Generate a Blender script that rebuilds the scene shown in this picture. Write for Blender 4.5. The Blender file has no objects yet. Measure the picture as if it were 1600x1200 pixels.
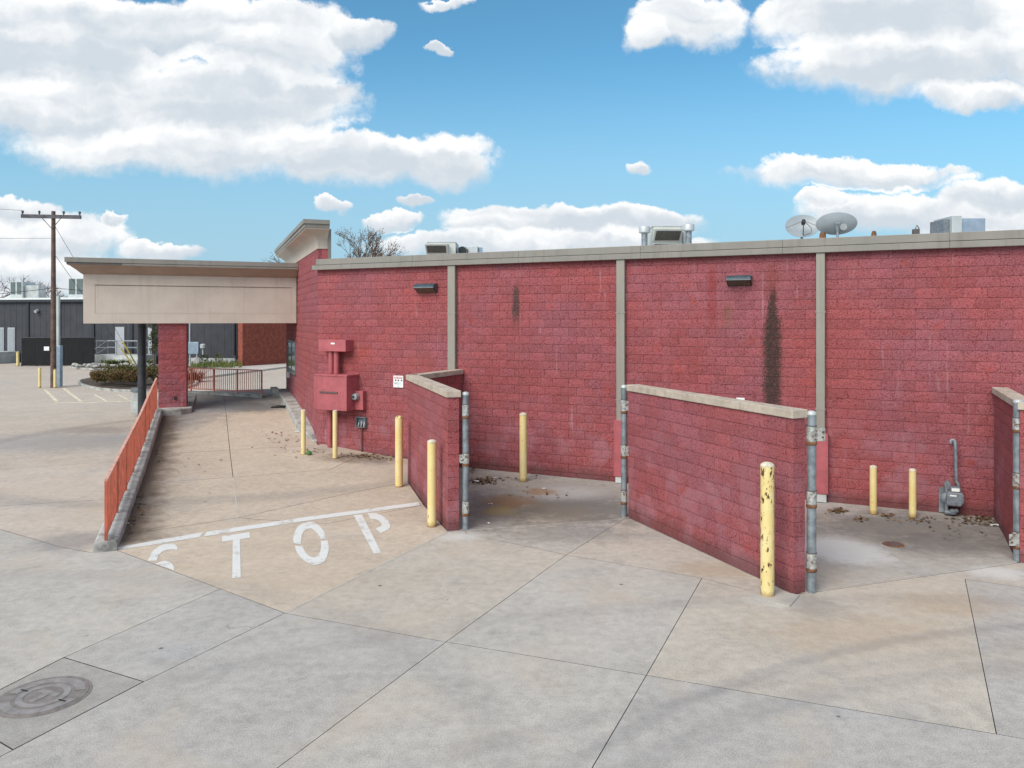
import bpy, bmesh, math, random
from mathutils import Vector, Matrix, noise as mnoise
R = math.radians
random.seed(7)
S = bpy.context.scene
COL = S.collection

# ------------------------------------------------------------------ camera, sky, sun, exposure
F, HZ, CH = 1200.0, 498.5, 3.77          # focal length in photo pixels, horizon row, camera height (m)
cd = bpy.data.cameras.new('camera'); cam = bpy.data.objects.new('camera', cd); COL.objects.link(cam)
cam.location = (0, 0, CH); cam.rotation_euler = (R(90), 0, 0)
cd.sensor_width = 36; cd.sensor_fit = 'HORIZONTAL'; cd.lens = F / 1600 * 36
cd.shift_y = -(600 - HZ) / 1600; cd.clip_start = 0.1; cd.clip_end = 3000
S.camera = cam
S.view_settings.view_transform = 'Standard'; S.view_settings.look = 'None'
S.view_settings.exposure = 0.6; S.view_settings.gamma = 1.0; S.view_settings.use_curve_mapping = False
S.render.engine = 'CYCLES'; S.cycles.use_denoising = True; S.cycles.adaptive_threshold = 0.018; S.cycles.max_bounces = 4; S.cycles.diffuse_bounces = 3; S.cycles.glossy_bounces = 2; S.cycles.transmission_bounces = 0; S.cycles.volume_bounces = 0; S.cycles.caustics_reflective = False; S.cycles.caustics_refractive = False
S.render.resolution_x = 1024; S.render.resolution_y = 768

SUN_AZ, SUN_EL = R(216), R(42)           # compass angle from +Y clockwise; elevation
SKY_STRENGTH = 0.10
sd = bpy.data.lights.new('sun', 'SUN'); sun = bpy.data.objects.new('sun', sd); COL.objects.link(sun)
sd.energy = 2.3; sd.angle = R(42); sd.color = (1.0, 0.93, 0.84)
sv = Vector((math.sin(SUN_AZ) * math.cos(SUN_EL), math.cos(SUN_AZ) * math.cos(SUN_EL), math.sin(SUN_EL)))
sun.rotation_euler = sv.to_track_quat('Z', 'Y').to_euler(); sun.location = (0, -5, 40)

class NT:
    """small node-graph helper"""
    def __init__(s, tree): s.t = tree; s.n = tree.nodes; s.l = tree.links
    def put(s, sock, v):
        if hasattr(v, 'is_output') or isinstance(v, bpy.types.NodeSocket): s.l.new(v, sock)
        elif v is not None:
            if sock.type == 'RGBA' and isinstance(v, (tuple, list)) and len(v) == 3: v = (*v, 1)
            sock.default_value = v
    def m(s, op, a, b=None, c=None, clamp=False):
        n = s.n.new('ShaderNodeMath'); n.operation = op; n.use_clamp = clamp
        for i, v in enumerate((a, b, c)):
            if v is not None: s.put(n.inputs[i], v)
        return n.outputs[0]
    def v(s, op, a, b=None, scale=None):
        n = s.n.new('ShaderNodeVectorMath'); n.operation = op
        s.put(n.inputs[0], a)
        if b is not None: s.put(n.inputs[1], b)
        if scale is not None: s.put(n.inputs['Scale'], scale)
        return n.outputs['Value'] if op in ('DOT_PRODUCT', 'LENGTH', 'DISTANCE') else n.outputs[0]
    def noise(s, vec, scale, detail=4, rough=0.55, dist=0.0):
        n = s.n.new('ShaderNodeTexNoise'); s.put(n.inputs['Vector'], vec)
        n.inputs['Scale'].default_value = scale; n.inputs['Detail'].default_value = detail
        n.inputs['Roughness'].default_value = rough; n.inputs['Distortion'].default_value = dist
        return n.outputs['Fac']
    def voro(s, vec, scale, feature='F1'):
        n = s.n.new('ShaderNodeTexVoronoi'); n.feature = feature; s.put(n.inputs['Vector'], vec)
        n.inputs['Scale'].default_value = scale
        return n.outputs['Distance']
    def mr(s, val, a, b, c=0.0, d=1.0, smooth=True):
        n = s.n.new('ShaderNodeMapRange'); n.interpolation_type = 'SMOOTHSTEP' if smooth else 'LINEAR'
        s.put(n.inputs['Value'], val)
        for k, x in zip(('From Min', 'From Max', 'To Min', 'To Max'), (a, b, c, d)): s.put(n.inputs[k], x)
        return n.outputs[0]
    def mix(s, fac, a, b, blend='MIX'):
        n = s.n.new('ShaderNodeMix'); n.data_type = 'RGBA'; n.blend_type = blend
        s.put(n.inputs[0], fac); s.put(n.inputs[6], a); s.put(n.inputs[7], b)
        return n.outputs[2]
    def mixf(s, fac, a, b):
        n = s.n.new('ShaderNodeMix'); n.data_type = 'FLOAT'
        s.put(n.inputs[0], fac); s.put(n.inputs[2], a); s.put(n.inputs[3], b)
        return n.outputs[0]
    def xyz(s, vec):
        n = s.n.new('ShaderNodeSeparateXYZ'); s.put(n.inputs[0], vec); return n.outputs
    def comb(s, x, y, z=0.0):
        n = s.n.new('ShaderNodeCombineXYZ')
        for i, q in enumerate((x, y, z)): s.put(n.inputs[i], q)
        return n.outputs[0]
    def pos(s): return s.n.new('ShaderNodeNewGeometry').outputs['Position']
    def bump(s, h, strength=0.3, dist=0.01):
        n = s.n.new('ShaderNodeBump'); s.put(n.inputs['Height'], h)
        n.inputs['Strength'].default_value = strength; n.inputs['Distance'].default_value = dist
        return n.outputs[0]

# --- world: Nishita sky with a procedural cloud layer laid out by direction
W = bpy.data.worlds.new('World'); S.world = W; W.use_nodes = True
wt = NT(W.node_tree); W.node_tree.nodes.clear()
sky = wt.n.new('ShaderNodeTexSky'); sky.sky_type = 'NISHITA'; sky.sun_disc = False
sky.sun_elevation = SUN_EL; sky.sun_rotation = SUN_AZ
sky.air_density = 1.0; sky.dust_density = 0.6; sky.ozone_density = 1.6; sky.altitude = 200
d = wt.n.new('ShaderNodeTexCoord').outputs['Generated']
d = wt.v('NORMALIZE', d)
dx, dy, dz = wt.xyz(d)
dyc = wt.m('MAXIMUM', dy, 0.08)
P2 = wt.comb(wt.m('DIVIDE', dx, dyc), wt.m('DIVIDE', dz, dyc))
warp = wt.n.new('ShaderNodeTexNoise'); wt.put(warp.inputs['Vector'], P2); warp.inputs['Scale'].default_value = 9
warp.inputs['Detail'].default_value = 5; warp.inputs['Roughness'].default_value = 0.62
wv = wt.v('SCALE', wt.v('SUBTRACT', warp.outputs['Color'], (0.5, 0.5, 0.5)), scale=0.075)
P2w = wt.v('ADD', P2, wv)
CLOUDS = [  # centre and radii in photo pixels
 (260,40,300,48),(90,80,190,70),(430,75,130,60),(560,48,58,24),(120,175,190,62),(330,165,230,75),
 (330,235,290,42),(560,250,200,46),(690,262,78,40),(20,18,200,40),
 (1080,30,88,48),(1020,50,34,28),(1300,30,130,48),(1480,30,170,60),(1420,105,225,50),(1580,80,150,75),(1530,150,90,22),
 (1330,272,185,26),(890,348,205,27),(1000,345,100,22),(780,356,90,18),
 (1410,335,150,34),(1560,315,120,34),(1290,318,42,16),(1600,350,220,40),
 (992,258,24,12),(520,327,29,14),(612,350,45,13),(640,322,26,10),(683,68,20,9),
 (70,375,130,45),(20,330,70,26),(182,340,24,8),(250,392,70,18),(30,440,160,40),(180,450,160,26),(702,2,42,9),(850,385,260,22)]
D1, D2 = None, None
for (cx, cy, rx, ry) in CLOUDS:
    ix, iy = F / rx / 1.12, F / ry / 1.12
    vm = wt.n.new('ShaderNodeVectorMath'); vm.operation = 'MULTIPLY_ADD'; wt.put(vm.inputs[0], P2w)
    vm.inputs[1].default_value = (ix, iy, 0); vm.inputs[2].default_value = (-(cx - 800) / F * ix, -(HZ - cy) / F * iy, 0)
    q = vm.outputs[0]
    a1 = wt.v('DOT_PRODUCT', q, q); a2 = wt.v('DOT_PRODUCT', q, wt.v('SUBTRACT', q, (0, 0.7, 0)))
    D1 = a1 if D1 is None else wt.m('MINIMUM', D1, a1); D2 = a2 if D2 is None else wt.m('MINIMUM', D2, a2)
Dm = wt.m('SUBTRACT', 1.0, D1); Dq = wt.m('MULTIPLY', wt.m('SUBTRACT', D1, D2), 1.43)
# the rest of the sky (out of frame) carries the same broken cloud
gen = wt.noise(wt.v('MULTIPLY', d, (2.2, 2.2, 4.5)), 1.3, 5, 0.58)
genD = wt.mr(gen, 0.40, 0.62, -0.6, 0.9, smooth=False)
au = wt.m('ABSOLUTE', wt.v('DOT_PRODUCT', P2, (1, 0, 0)))
av = wt.v('DOT_PRODUCT', P2, (0, 1, 0))
outside = wt.m('MAXIMUM', wt.m('MAXIMUM', wt.mr(au, 0.72, 0.9), wt.mr(av, 0.46, 0.6)), wt.mr(dy, 0.25, 0.1))
Dm = wt.mixf(outside, Dm, genD); Dq = wt.mixf(outside, Dq, wt.m('MULTIPLY', wt.m('SUBTRACT', gen, 0.5), 3.0))
fine = wt.noise(P2, 17, 7, 0.64)
Dn = wt.m('ADD', Dm, wt.m('MULTIPLY', wt.m('SUBTRACT', fine, 0.5), 1.5))
dens = wt.mr(Dn, -0.06, wt.mr(Dq, -0.5, 0.5, 0.85, 0.30))
veil = wt.mr(av, 0.36, 0.04, 0.0, 0.88)
bands = wt.noise(wt.v('MULTIPLY', P2w, (3.2, 15.0, 1)), 1.0, 3, 0.55)
lumps = wt.noise(P2w, 14, 5, 0.62)
sh = wt.m('ADD', wt.m('MULTIPLY', Dq, 0.30), wt.m('ADD', wt.m('MULTIPLY', bands, 1.55), wt.m('MULTIPLY', lumps, 0.75)))
sh = wt.m('SUBTRACT', sh, wt.m('MULTIPLY', wt.mr(Dm, 0.2, 1.0), 0.16))
sh = wt.mr(sh, 0.80, 1.50)
ccol = wt.mix(sh, (0.43, 0.475, 0.52), (0.72, 0.72, 0.715))
ccol = wt.mix(1.0, ccol, (1 / SKY_STRENGTH,) * 3, 'MULTIPLY')
skyc = wt.mix(1.0, sky.outputs[0], (0.57, 1.0, 1.04), 'MULTIPLY')
skyc = wt.mix(veil, skyc, (0.255 / SKY_STRENGTH, 0.385 / SKY_STRENGTH, 0.49 / SKY_STRENGTH))
bgc = wt.mix(dens, skyc, ccol)
bg = wt.n.new('ShaderNodeBackground'); bg.inputs['Strength'].default_value = SKY_STRENGTH
wt.put(bg.inputs['Color'], bgc)
wo = wt.n.new('ShaderNodeOutputWorld'); wt.l.new(bg.outputs[0], wo.inputs[0])
W.cycles.sampling_method = 'MANUAL'; W.cycles.sample_map_resolution = 512

# ------------------------------------------------------------------ places measured in the photo
LA = R(21.5)
L = Vector((-math.sin(LA), math.cos(LA), 0))          # along the drive-through lane, away
C = Vector((math.cos(LA), math.sin(LA), 0))           # across the lane, to the right
WT = R(64.56)
E = Vector((math.sin(WT), -math.cos(WT), 0))          # along the rear wall, to the right
NI = Vector((math.cos(WT), math.sin(WT), 0))          # into the building
K = Vector((-5.43, 21.51, 0))                         # corner of rear wall and drive-through wall
K0 = Vector((-6.43, 12.5, 0))                         # front end of the left kerb
RAMP = [(-50,0),(1.2,0),(3.5,.09),(6.8,.22),(9,.36),(11.4,.57),(13.1,.69),(15.5,.80),(18,.86),(19.5,.86),(26,0.0),(80,0)]
def ramp(t):
    for (a, za), (b, zb) in zip(RAMP, RAMP[1:]):
        if t <= b:
            return za + (zb - za) * (t - a) / (b - a)
    return 0.0
def ss(a, b, x):
    x = min(1, max(0, (x - a) / (b - a))); return x * x * (3 - 2 * x)
def tw(x, y):
    v = Vector((x, y, 0)) - K0
    return v.dot(L), v.dot(C)
def g(x, y):                                          # height of the paved ground
    t, w = tw(x, y)
    if w < -0.02: return 0.0
    return ramp(t) * (1 - ss(3.9, 8.2, w) * (1 if t < 13 else 0))
def gp(px, py, z=None):                               # pixel of a ground point -> place
    zz = z if z is not None else 0.0
    for _ in range(12 if z is None else 1):
        Y = (CH - zz) * F / (py - HZ); X = (px - 800) / F * Y
        if z is None: zz = 0.5 * zz + 0.5 * g(X, Y)
    return Vector((X, Y, zz))
def at(px, py, Y): return Vector(((px - 800) / F * Y, Y, CH - (py - HZ) / F * Y))
def ws(px, off=0.0):                                  # pixel column -> distance along the rear wall (off = metres proud)
    u = (px - 800) / F; o = K - NI * off
    return (u * o.y - o.x) / (E.x - u * E.y)
def wz(px, py, off=0.0):
    p = K - NI * off + E * ws(px, off); return CH - (py - HZ) / F * p.y
def WP(s, z, off=0.0):
    p = K + E * s - NI * off; return Vector((p.x, p.y, z))

# ------------------------------------------------------------------ object helpers
ORG = {}
def link(o, parent=None, org=(0, 0, 0)):
    COL.objects.link(o); org = Vector(org); ORG[o.name] = org
    if parent is not None:
        o.parent = parent; o.location = org - ORG[parent.name]
    else: o.location = org
    return o
def tag(o, label=None, cat=None, group=None, kind=None):
    if label: o['label'] = label
    if cat: o['category'] = cat
    if group: o['group'] = group
    if kind: o['kind'] = kind
    return o
def thing(name, label, cat, loc, group=None):
    o = bpy.data.objects.new(name, None); o.empty_display_size = 0.2
    link(o, None, loc); return tag(o, label, cat, group)

class MB:
    def __init__(s): s.v = []; s.f = []
    def add(s, vs, fs):
        b = len(s.v); s.v += [Vector(q) for q in vs]; s.f += [tuple(b + i for i in f) for f in fs]; return s
    def box(s, p, ax, ay, az):          # p = corner, three edge vectors
        p = Vector(p); ax, ay, az = Vector(ax), Vector(ay), Vector(az)
        vs = [p, p+ax, p+ax+ay, p+ay, p+az, p+ax+az, p+ax+ay+az, p+ay+az]
        fs = [(0,3,2,1),(4,5,6,7),(0,1,5,4),(1,2,6,5),(2,3,7,6),(3,0,4,7)]
        if ax.cross(ay).dot(az) < 0: fs = [f[::-1] for f in fs]
        return s.add(vs, fs)
    def cbox(s, c, sx, sy, sz, ang=0):  # centre of base
        ex = Vector((math.cos(ang), math.sin(ang), 0)); ey = Vector((-math.sin(ang), math.cos(ang), 0))
        c = Vector(c); return s.box(c - ex*sx/2 - ey*sy/2, ex*sx, ey*sy, Vector((0,0,sz)))
    def wbox(s, s0, s1, z0, z1, o0, o1):  # box on the rear wall: along, height, metres proud
        return s.box(WP(s0, z0, o0), E*(s1-s0), -NI*(o1-o0), Vector((0,0,z1-z0)))
    def tube(s, pts, r, n=10, caps=True, r2=None):
        pts = [Vector(q) for q in pts]; rings = []; m = len(pts)
        up = None
        for i, p in enumerate(pts):
            a = pts[max(0, i-1)]; b = pts[min(m-1, i+1)]; d = (b-a).normalized()
            if up is None:
                up = Vector((0,0,1)) if abs(d.z) < .9 else Vector((1,0,0))
            x = d.cross(up).normalized(); y = x.cross(d).normalized(); up = y
            rr = r if r2 is None else r + (r2-r)*i/(m-1)
            if isinstance(r, (list, tuple)): rr = r[i]
            rings.append([p + x*rr*math.cos(2*math.pi*k/n) + y*rr*math.sin(2*math.pi*k/n) for k in range(n)])
        vs = [q for ring in rings for q in ring]; fs = []
        for i in range(m-1):
            for k in range(n):
                a, b = i*n+k, i*n+(k+1) % n; fs.append((a, b, b+n, a+n))
        if caps: fs.append(tuple(range(n))[::-1]); fs.append(tuple((m-1)*n+k for k in range(n)))
        return s.add(vs, fs)
    def lathe(s, c, prof, n=16):        # prof: (radius, z)
        c = Vector(c); vs = []; fs = []; m = len(prof)
        for r, z in prof:
            for k in range(n):
                a = 2*math.pi*k/n; vs.append(c + Vector((r*math.cos(a), r*math.sin(a), z)))
        for i in range(m-1):
            for k in range(n):
                a, b = i*n+k, i*n+(k+1) % n; fs.append((a, b, b+n, a+n))
        fs.append(tuple(range(n))[::-1]); fs.append(tuple((m-1)*n+k for k in range(n)))
        return s.add(vs, fs)
    def prism(s, poly, z0, z1):         # poly: 2-D outline counter-clockwise
        n = len(poly); vs = [(x, y, z0) for x, y in poly] + [(x, y, z1) for x, y in poly]
        return s.add(vs, [tuple(range(n))[::-1], tuple(range(n, 2*n))] + [(i, (i+1) % n, n+(i+1) % n, n+i) for i in range(n)])
    def sweep(s, path, normals, prof, z=True, closed_prof=True):
        """profile (offset, z) swept along path points with given outward offset vectors"""
        m = len(prof); vs = []; fs = []
        for p, nv in zip(path, normals):
            for o, zz in prof: vs.append(Vector(p) + Vector(nv)*o + Vector((0,0,zz)))
        for i in range(len(path)-1):
            for k in range(m if closed_prof else m-1):
                a, b = i*m+k, i*m+(k+1) % m; fs.append((a, b, b+m, a+m))
        if closed_prof: fs.append(tuple(range(m))[::-1]); fs.append(tuple((len(path)-1)*m+k for k in range(m)))
        return s.add(vs, fs)
    def build(s, name, mat, parent=None, org=None, smooth=None, bevel=None, label=None, cat=None, group=None, kind=None, fix=True):
        if org is None:
            if parent is not None: org = ORG[parent.name]
            else:
                lo = [min(q[i] for q in s.v) for i in range(3)]; hi = [max(q[i] for q in s.v) for i in range(3)]
                org = ((lo[0]+hi[0])/2, (lo[1]+hi[1])/2, lo[2])
        org = Vector(org)
        me = bpy.data.meshes.new(name); me.from_pydata([tuple(q - org) for q in s.v], [], s.f)
        if fix:
            bm = bmesh.new(); bm.from_mesh(me); bmesh.ops.recalc_face_normals(bm, faces=bm.faces); bm.to_mesh(me); bm.free()
        me.update()
        if smooth is not None:
            me.polygons.foreach_set('use_smooth', [True]*len(me.polygons)); me.set_sharp_from_angle(angle=R(smooth))
        if mat: me.materials.append(mat)
        o = bpy.data.objects.new(name, me); link(o, parent, org)
        if bevel:
            b = o.modifiers.new('bevel', 'BEVEL'); b.width = bevel; b.segments = 2; b.limit_method = 'ANGLE'; b.harden_normals = False
        return tag(o, label, cat, group, kind)
def copy_obj(src, name, parent, org, rotz=0):
    o = bpy.data.objects.new(name, src); link(o, parent, org); o.rotation_euler = (0, 0, rotz); return o

# ------------------------------------------------------------------ materials
MATS = {}
def newmat(name):
    m = bpy.data.materials.new(name); m.use_nodes = True; t = NT(m.node_tree)
    b = [n for n in t.n if n.type == 'BSDF_PRINCIPLED'][0]; MATS[name] = m
    return m, t, b
def simple(name, col, rough=0.6, metal=0.0, var=0.15, scale=6.0, bump=0.0, bscale=60, spec=None, dirt=None, streak=0.0):
    m, t, b = newmat(name); p = t.pos()
    n = t.noise(p, scale, 6, 0.6); f = t.mr(n, 0.3, 0.7, 1-var, 1+var)
    c = t.mix(1.0, col, t.comb(f, f, f), 'MULTIPLY')
    if dirt:
        dn = t.mr(t.noise(p, dirt[1], 7, 0.65), dirt[2], dirt[2]+0.12); c = t.mix(t.m('MULTIPLY', dn, dirt[3] if len(dirt) > 3 else 0.8), c, dirt[0])
    if streak:
        sn = t.mr(t.noise(t.v('MULTIPLY', p, (7, 7, 0.45)), 1.0, 5, 0.65), 0.50, 0.72); c = t.mix(t.m('MULTIPLY', sn, streak), c, (col[0]*.45, col[1]*.42, col[2]*.40))
    t.put(b.inputs['Base Color'], c); b.inputs['Roughness'].default_value = rough; b.inputs['Metallic'].default_value = metal
    if spec is not None: b.inputs['Specular IOR Level'].default_value = spec
    if bump: t.put(b.inputs['Normal'], t.bump(t.noise(p, bscale, 4, 0.6), bump, 0.01))
    return m

def make_block(name, along, orig, stains=True, tint=(1, 1, 1)):
    m, t, b = newmat(name); p = t.pos()
    oi = t.n.new('ShaderNodeObjectInfo'); at_ = t.n.new('ShaderNodeAttribute'); at_.attribute_name = 'rnd'
    rnd = t.m('FRACT', t.m('ADD', oi.outputs['Random'], at_.outputs['Fac']))
    rnd2 = t.m('FRACT', t.m('MULTIPLY', rnd, 7.31))
    big = t.noise(p, 0.55, 4, 0.6); mid = t.noise(p, 2.6, 5, 0.65); fine = t.noise(p, 34, 3, 0.8); grit = t.noise(p, 60, 3, 0.8)
    c = t.mix(t.mr(big, 0.35, 0.68), (0.405, 0.088, 0.090), (0.375, 0.108, 0.128))
    c = t.mix(t.mr(mid, 0.55, 0.75), c, (0.44, 0.078, 0.070))
    k = t.m('ADD', 0.82, t.m('MULTIPLY', rnd, 0.22)); c = t.mix(1.0, c, t.comb(k, k, k), 'MULTIPLY')
    c = t.mix(t.m('MULTIPLY', t.mr(rnd2, 0.80, 0.95), 0.22), c, (0.30, 0.105, 0.13))
    c = t.mix(t.m('MULTIPLY', t.mr(grit, 0.53, 0.70), 0.72), c, (0.56, 0.265, 0.265))
    c = t.mix(t.m('MULTIPLY', t.mr(fine, 0.50, 0.34), 0.95), c, (0.14, 0.024, 0.030))
    s = t.v('DOT_PRODUCT', t.v('SUBTRACT', p, tuple(orig)), tuple(along)); z = t.xyz(p)[2]
    wob = t.m('MULTIPLY', t.m('SUBTRACT', t.noise(p, 5, 5, 0.65), 0.5), 0.34)
    # pale lime bloom in patches and runs
    run = t.noise(t.comb(t.m('MULTIPLY', s, 6.0), 0.0, t.m('MULTIPLY', z, 0.55)), 1.0, 5, 0.6)
    c = t.mix(t.m('MULTIPLY', t.mr(run, 0.60, 0.74), 0.42), c, (0.55, 0.34, 0.37))
    low = t.m('MULTIPLY', t.mr(t.m('ADD', z, t.m('MULTIPLY', wob, 3.0)), 2.4, 0.5), t.mr(t.noise(p, 1.6, 5, 0.6), 0.45, 0.65))
    c = t.mix(t.m('MULTIPLY', low, 0.38), c, (0.44, 0.22, 0.26))
    dirt = t.mr(t.m('ADD', z, t.m('MULTIPLY', wob, 1.0)), 0.34, 0.06)
    c = t.mix(t.m('MULTIPLY', dirt, 0.55), c, (0.085, 0.045, 0.042))
    if stains:
        for (s0, zt, zb, w0, w1, amt, col) in stains:
            a = t.m('ABSOLUTE', t.m('ADD', t.m('SUBTRACT', s, s0), t.m('MULTIPLY', wob, 0.45)))
            a = t.m('ADD', a, t.m('MULTIPLY', t.m('SUBTRACT', fine, 0.5), w1*1.3))
            zz = t.m('ADD', z, t.m('MULTIPLY', wob, 0.9))
            wd = t.mr(zz, zt, zt - 0.42*(zt - zb), w0, w1)
            mk = t.mr(t.m('DIVIDE', a, wd), 1.25, 0.45)
            mk = t.m('MULTIPLY', mk, t.mr(zz, zt + 0.10, zt - 0.25)); mk = t.m('MULTIPLY', mk, t.mr(zz, zb - 0.2, zb + 0.5))
            mk = t.m('MULTIPLY', mk, t.mr(fine, 0.36, 0.60, amt, amt*0.72)); mk = t.m('MULTIPLY', mk, t.mr(grit, 0.52, 0.72, 1.0, 0.78))
            c = t.mix(t.m('MULTIPLY', mk, 1.08, clamp=True), c, col)
    c = t.mix(1.0, c, (0.905*tint[0], 0.955*tint[1], 0.95*tint[2]), 'MULTIPLY')
    t.put(b.inputs['Base Color'], c); b.inputs['Roughness'].default_value = 0.85; b.inputs['Specular IOR Level'].default_value = 0.25
    h = t.m('ADD', t.m('MULTIPLY', t.noise(p, 12, 3, 0.6), 0.45), t.m('ADD', fine, t.m('MULTIPLY', grit, 0.6)))
    t.put(b.inputs['Normal'], t.bump(h, 0.5, 0.03))
    return m
def circ3(a, b, c):
    ax, ay, bx, by, cx, cy = a.x, a.y, b.x, b.y, c.x, c.y
    dd = 2*(ax*(by-cy)+bx*(cy-ay)+cx*(ay-by))
    ux = ((ax*ax+ay*ay)*(by-cy)+(bx*bx+by*by)*(cy-ay)+(cx*cx+cy*cy)*(ay-by))/dd
    uy = ((ax*ax+ay*ay)*(cx-bx)+(bx*bx+by*by)*(ax-cx)+(cx*cx+cy*cy)*(bx-ax))/dd
    return ux, uy, math.hypot(ax-ux, ay-uy)

def make_concrete(name):
    m, t, b = newmat(name); p = t.pos(); P = t.v('MULTIPLY', p, (1, 1, 0))
    oi = t.n.new('ShaderNodeObjectInfo'); tint = oi.outputs['Color']; rnd = oi.outputs['Random']
    big = t.noise(P, 0.28, 5, 0.6); mid = t.noise(P, 1.3, 6, 0.65); sm = t.noise(P, 7, 6, 0.7); grit = t.noise(P, 75, 3, 0.7); sp = t.noise(P, 26, 4, 0.8)
    c = tint
    f = t.m('ADD', t.m('ADD', t.mr(big, 0.3, 0.7, -0.05, 0.05), t.mr(mid, 0.3, 0.7, -0.06, 0.06)), t.m('ADD', t.mr(sm, 0.3, 0.7, -0.11, 0.11), t.mr(grit, 0.3, 0.7, -0.24, 0.24)))
    f = t.m('ADD', t.m('ADD', 0.97, f), t.m('MULTIPLY', rnd, 0.06))
    c = t.mix(1.0, c, t.comb(f, f, f), 'MULTIPLY')
    # warm and cool drift
    c = t.mix(t.m('MULTIPLY', t.mr(t.noise(P, 0.55, 4, 0.6, 0.6), 0.48, 0.68), 0.35), c, (0.50, 0.395, 0.295))
    c = t.mix(t.m('MULTIPLY', t.mr(t.noise(P, 0.42, 5, 0.6), 0.55, 0.70), 0.30), c, (0.34, 0.345, 0.365))
    # dark specks, pits
    c = t.mix(t.m('MULTIPLY', t.mr(sp, 0.31, 0.24), 0.7), c, (0.13, 0.12, 0.11))
    c = t.mix(t.m('MULTIPLY', t.mr(t.noise(P, 3.0, 8, 0.75), 0.60, 0.72), 0.35), c, (0.60, 0.57, 0.54))
    brush = t.noise(t.v('MULTIPLY', p, (2.0, 30.0, 0)), 3.0, 3, 0.6)
    c = t.mix(t.m('MULTIPLY', t.mr(brush, 0.55, 0.75), 0.10), c, (0.2, 0.2, 0.2))
    nblob = t.m('MULTIPLY', t.m('SUBTRACT', t.noise(P, 2.8, 8, 0.80), 0.5), 2.6)
    narc = t.m('SUBTRACT', t.noise(P, 1.7, 5, 0.7), 0.5)
    # grime, wear, drips, cracks
    gr1 = t.noise(P, 1.7, 9, 0.80); c = t.mix(t.m('MULTIPLY', t.mr(gr1, 0.53, 0.66), 0.26), c, (0.20, 0.185, 0.17))
    gr2 = t.noise(t.v('ADD', P, (31, 7, 0)), 7.5, 8, 0.85); c = t.mix(t.m('MULTIPLY', t.mr(gr2, 0.54, 0.70), 0.30), c, (0.22, 0.20, 0.185)); c = t.mix(t.m('MULTIPLY', t.mr(gr2, 0.45, 0.30), 0.30), c, (0.60, 0.56, 0.50))
    sp2 = t.noise(P, 130, 2, 0.8); c = t.mix(t.m('MULTIPLY', t.mr(sp2, 0.48, 0.32), 0.38), c, (0.16, 0.15, 0.14)); c = t.mix(t.m('MULTIPLY', t.mr(sp2, 0.60, 0.75), 0.35), c, (0.72, 0.69, 0.64))
    drop = t.voro(t.v('ADD', P, t.v('SCALE', t.comb(sm, gr1, 0.0), scale=0.05)), 0.85); c = t.mix(t.m('MULTIPLY', t.mr(drop, 0.030, 0.018), 0.75), c, (0.07, 0.065, 0.06))
    wv2 = t.v('ADD', P, t.v('SCALE', t.comb(t.noise(P, 1.1, 5, 0.65), t.noise(t.v('ADD', P, (9, 4, 0)), 1.1, 5, 0.65), 0.0), scale=1.1))
    ck = t.voro(wv2, 0.16, 'DISTANCE_TO_EDGE'); c = t.mix(t.m('MULTIPLY', t.m('MULTIPLY', t.mr(ck, 0.0010, 0.0004), t.mr(mid, 0.52, 0.60)), 0.35), c, (0.09, 0.085, 0.08))
    def blob(px, py, rx, ry, col, amt, edge=0.6, ns=2.5, z=None):
        nonlocal c
        q = gp(px, py); ex = abs((rx/F)*q.y); ey = abs(gp(px, py-ry).y - gp(px, py+ry).y)/2
        dd = t.v('LENGTH', t.v('MULTIPLY', t.v('SUBTRACT', P, (q.x, q.y, 0)), (1/ex, 1/ey, 0)))
        dd = t.m('ADD', dd, nblob)
        c = t.mix(t.m('MULTIPLY', t.mr(dd, 1.0+edge, 1.0-edge), amt), c, col)
    G = (0.115, 0.105, 0.10); RU = (0.30, 0.155, 0.06); PA = (0.62, 0.61, 0.59)
    blob(860, 785, 170, 34, (0.19, 0.175, 0.16), 0.55); blob(1420, 830, 170, 34, (0.20, 0.185, 0.17), 0.5); blob(830, 800, 90, 14, (0.34, 0.27, 0.17), 0.5); blob(905, 795, 110, 20, G, 0.62); blob(770, 800, 60, 26, G, 0.45); blob(880, 770, 60, 10, PA, 0.35); blob(880, 835, 110, 13, G, 0.35)
    blob(795, 783, 38, 10, RU, 0.6); blob(845, 768, 24, 5, RU, 0.7); blob(780, 798, 24, 6, (0.36, 0.26, 0.10), 0.6); blob(700, 745, 60, 12, G, 0.4)
    blob(1420, 822, 130, 22, G, 0.55); blob(1480, 850, 100, 16, G, 0.5); blob(1320, 860, 62, 21, PA, 0.75, 0.4); blob(1560, 895, 40, 9, PA, 0.6)
    blob(1120, 890, 60, 12, (0.38, 0.28, 0.18), 0.5); blob(1340, 985, 150, 30, (0.42, 0.29, 0.18), 0.35); blob(1480, 945, 90, 20, (0.42, 0.29, 0.18), 0.4)
    blob(1210, 938, 45, 12, PA, 0.3, 0.3); blob(1275, 950, 40, 16, (0.2, 0.19, 0.18), 0.4); blob(720, 838, 34, 6, PA, 0.5)
    blob(560, 716, 60, 7, (0.12, 0.085, 0.06), 0.6); blob(390, 636, 60, 7, (0.08, 0.08, 0.08), 0.7); blob(350, 627, 50, 8, (0.20, 0.20, 0.21), 0.6); blob(120, 845, 60, 14, (0.2, 0.19, 0.19), 0.55)
    blob(120, 690, 170, 14, (0.24, 0.24, 0.25), 0.55); blob(150, 672, 60, 5, (0.27, 0.22, 0.2), 0.6)
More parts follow.
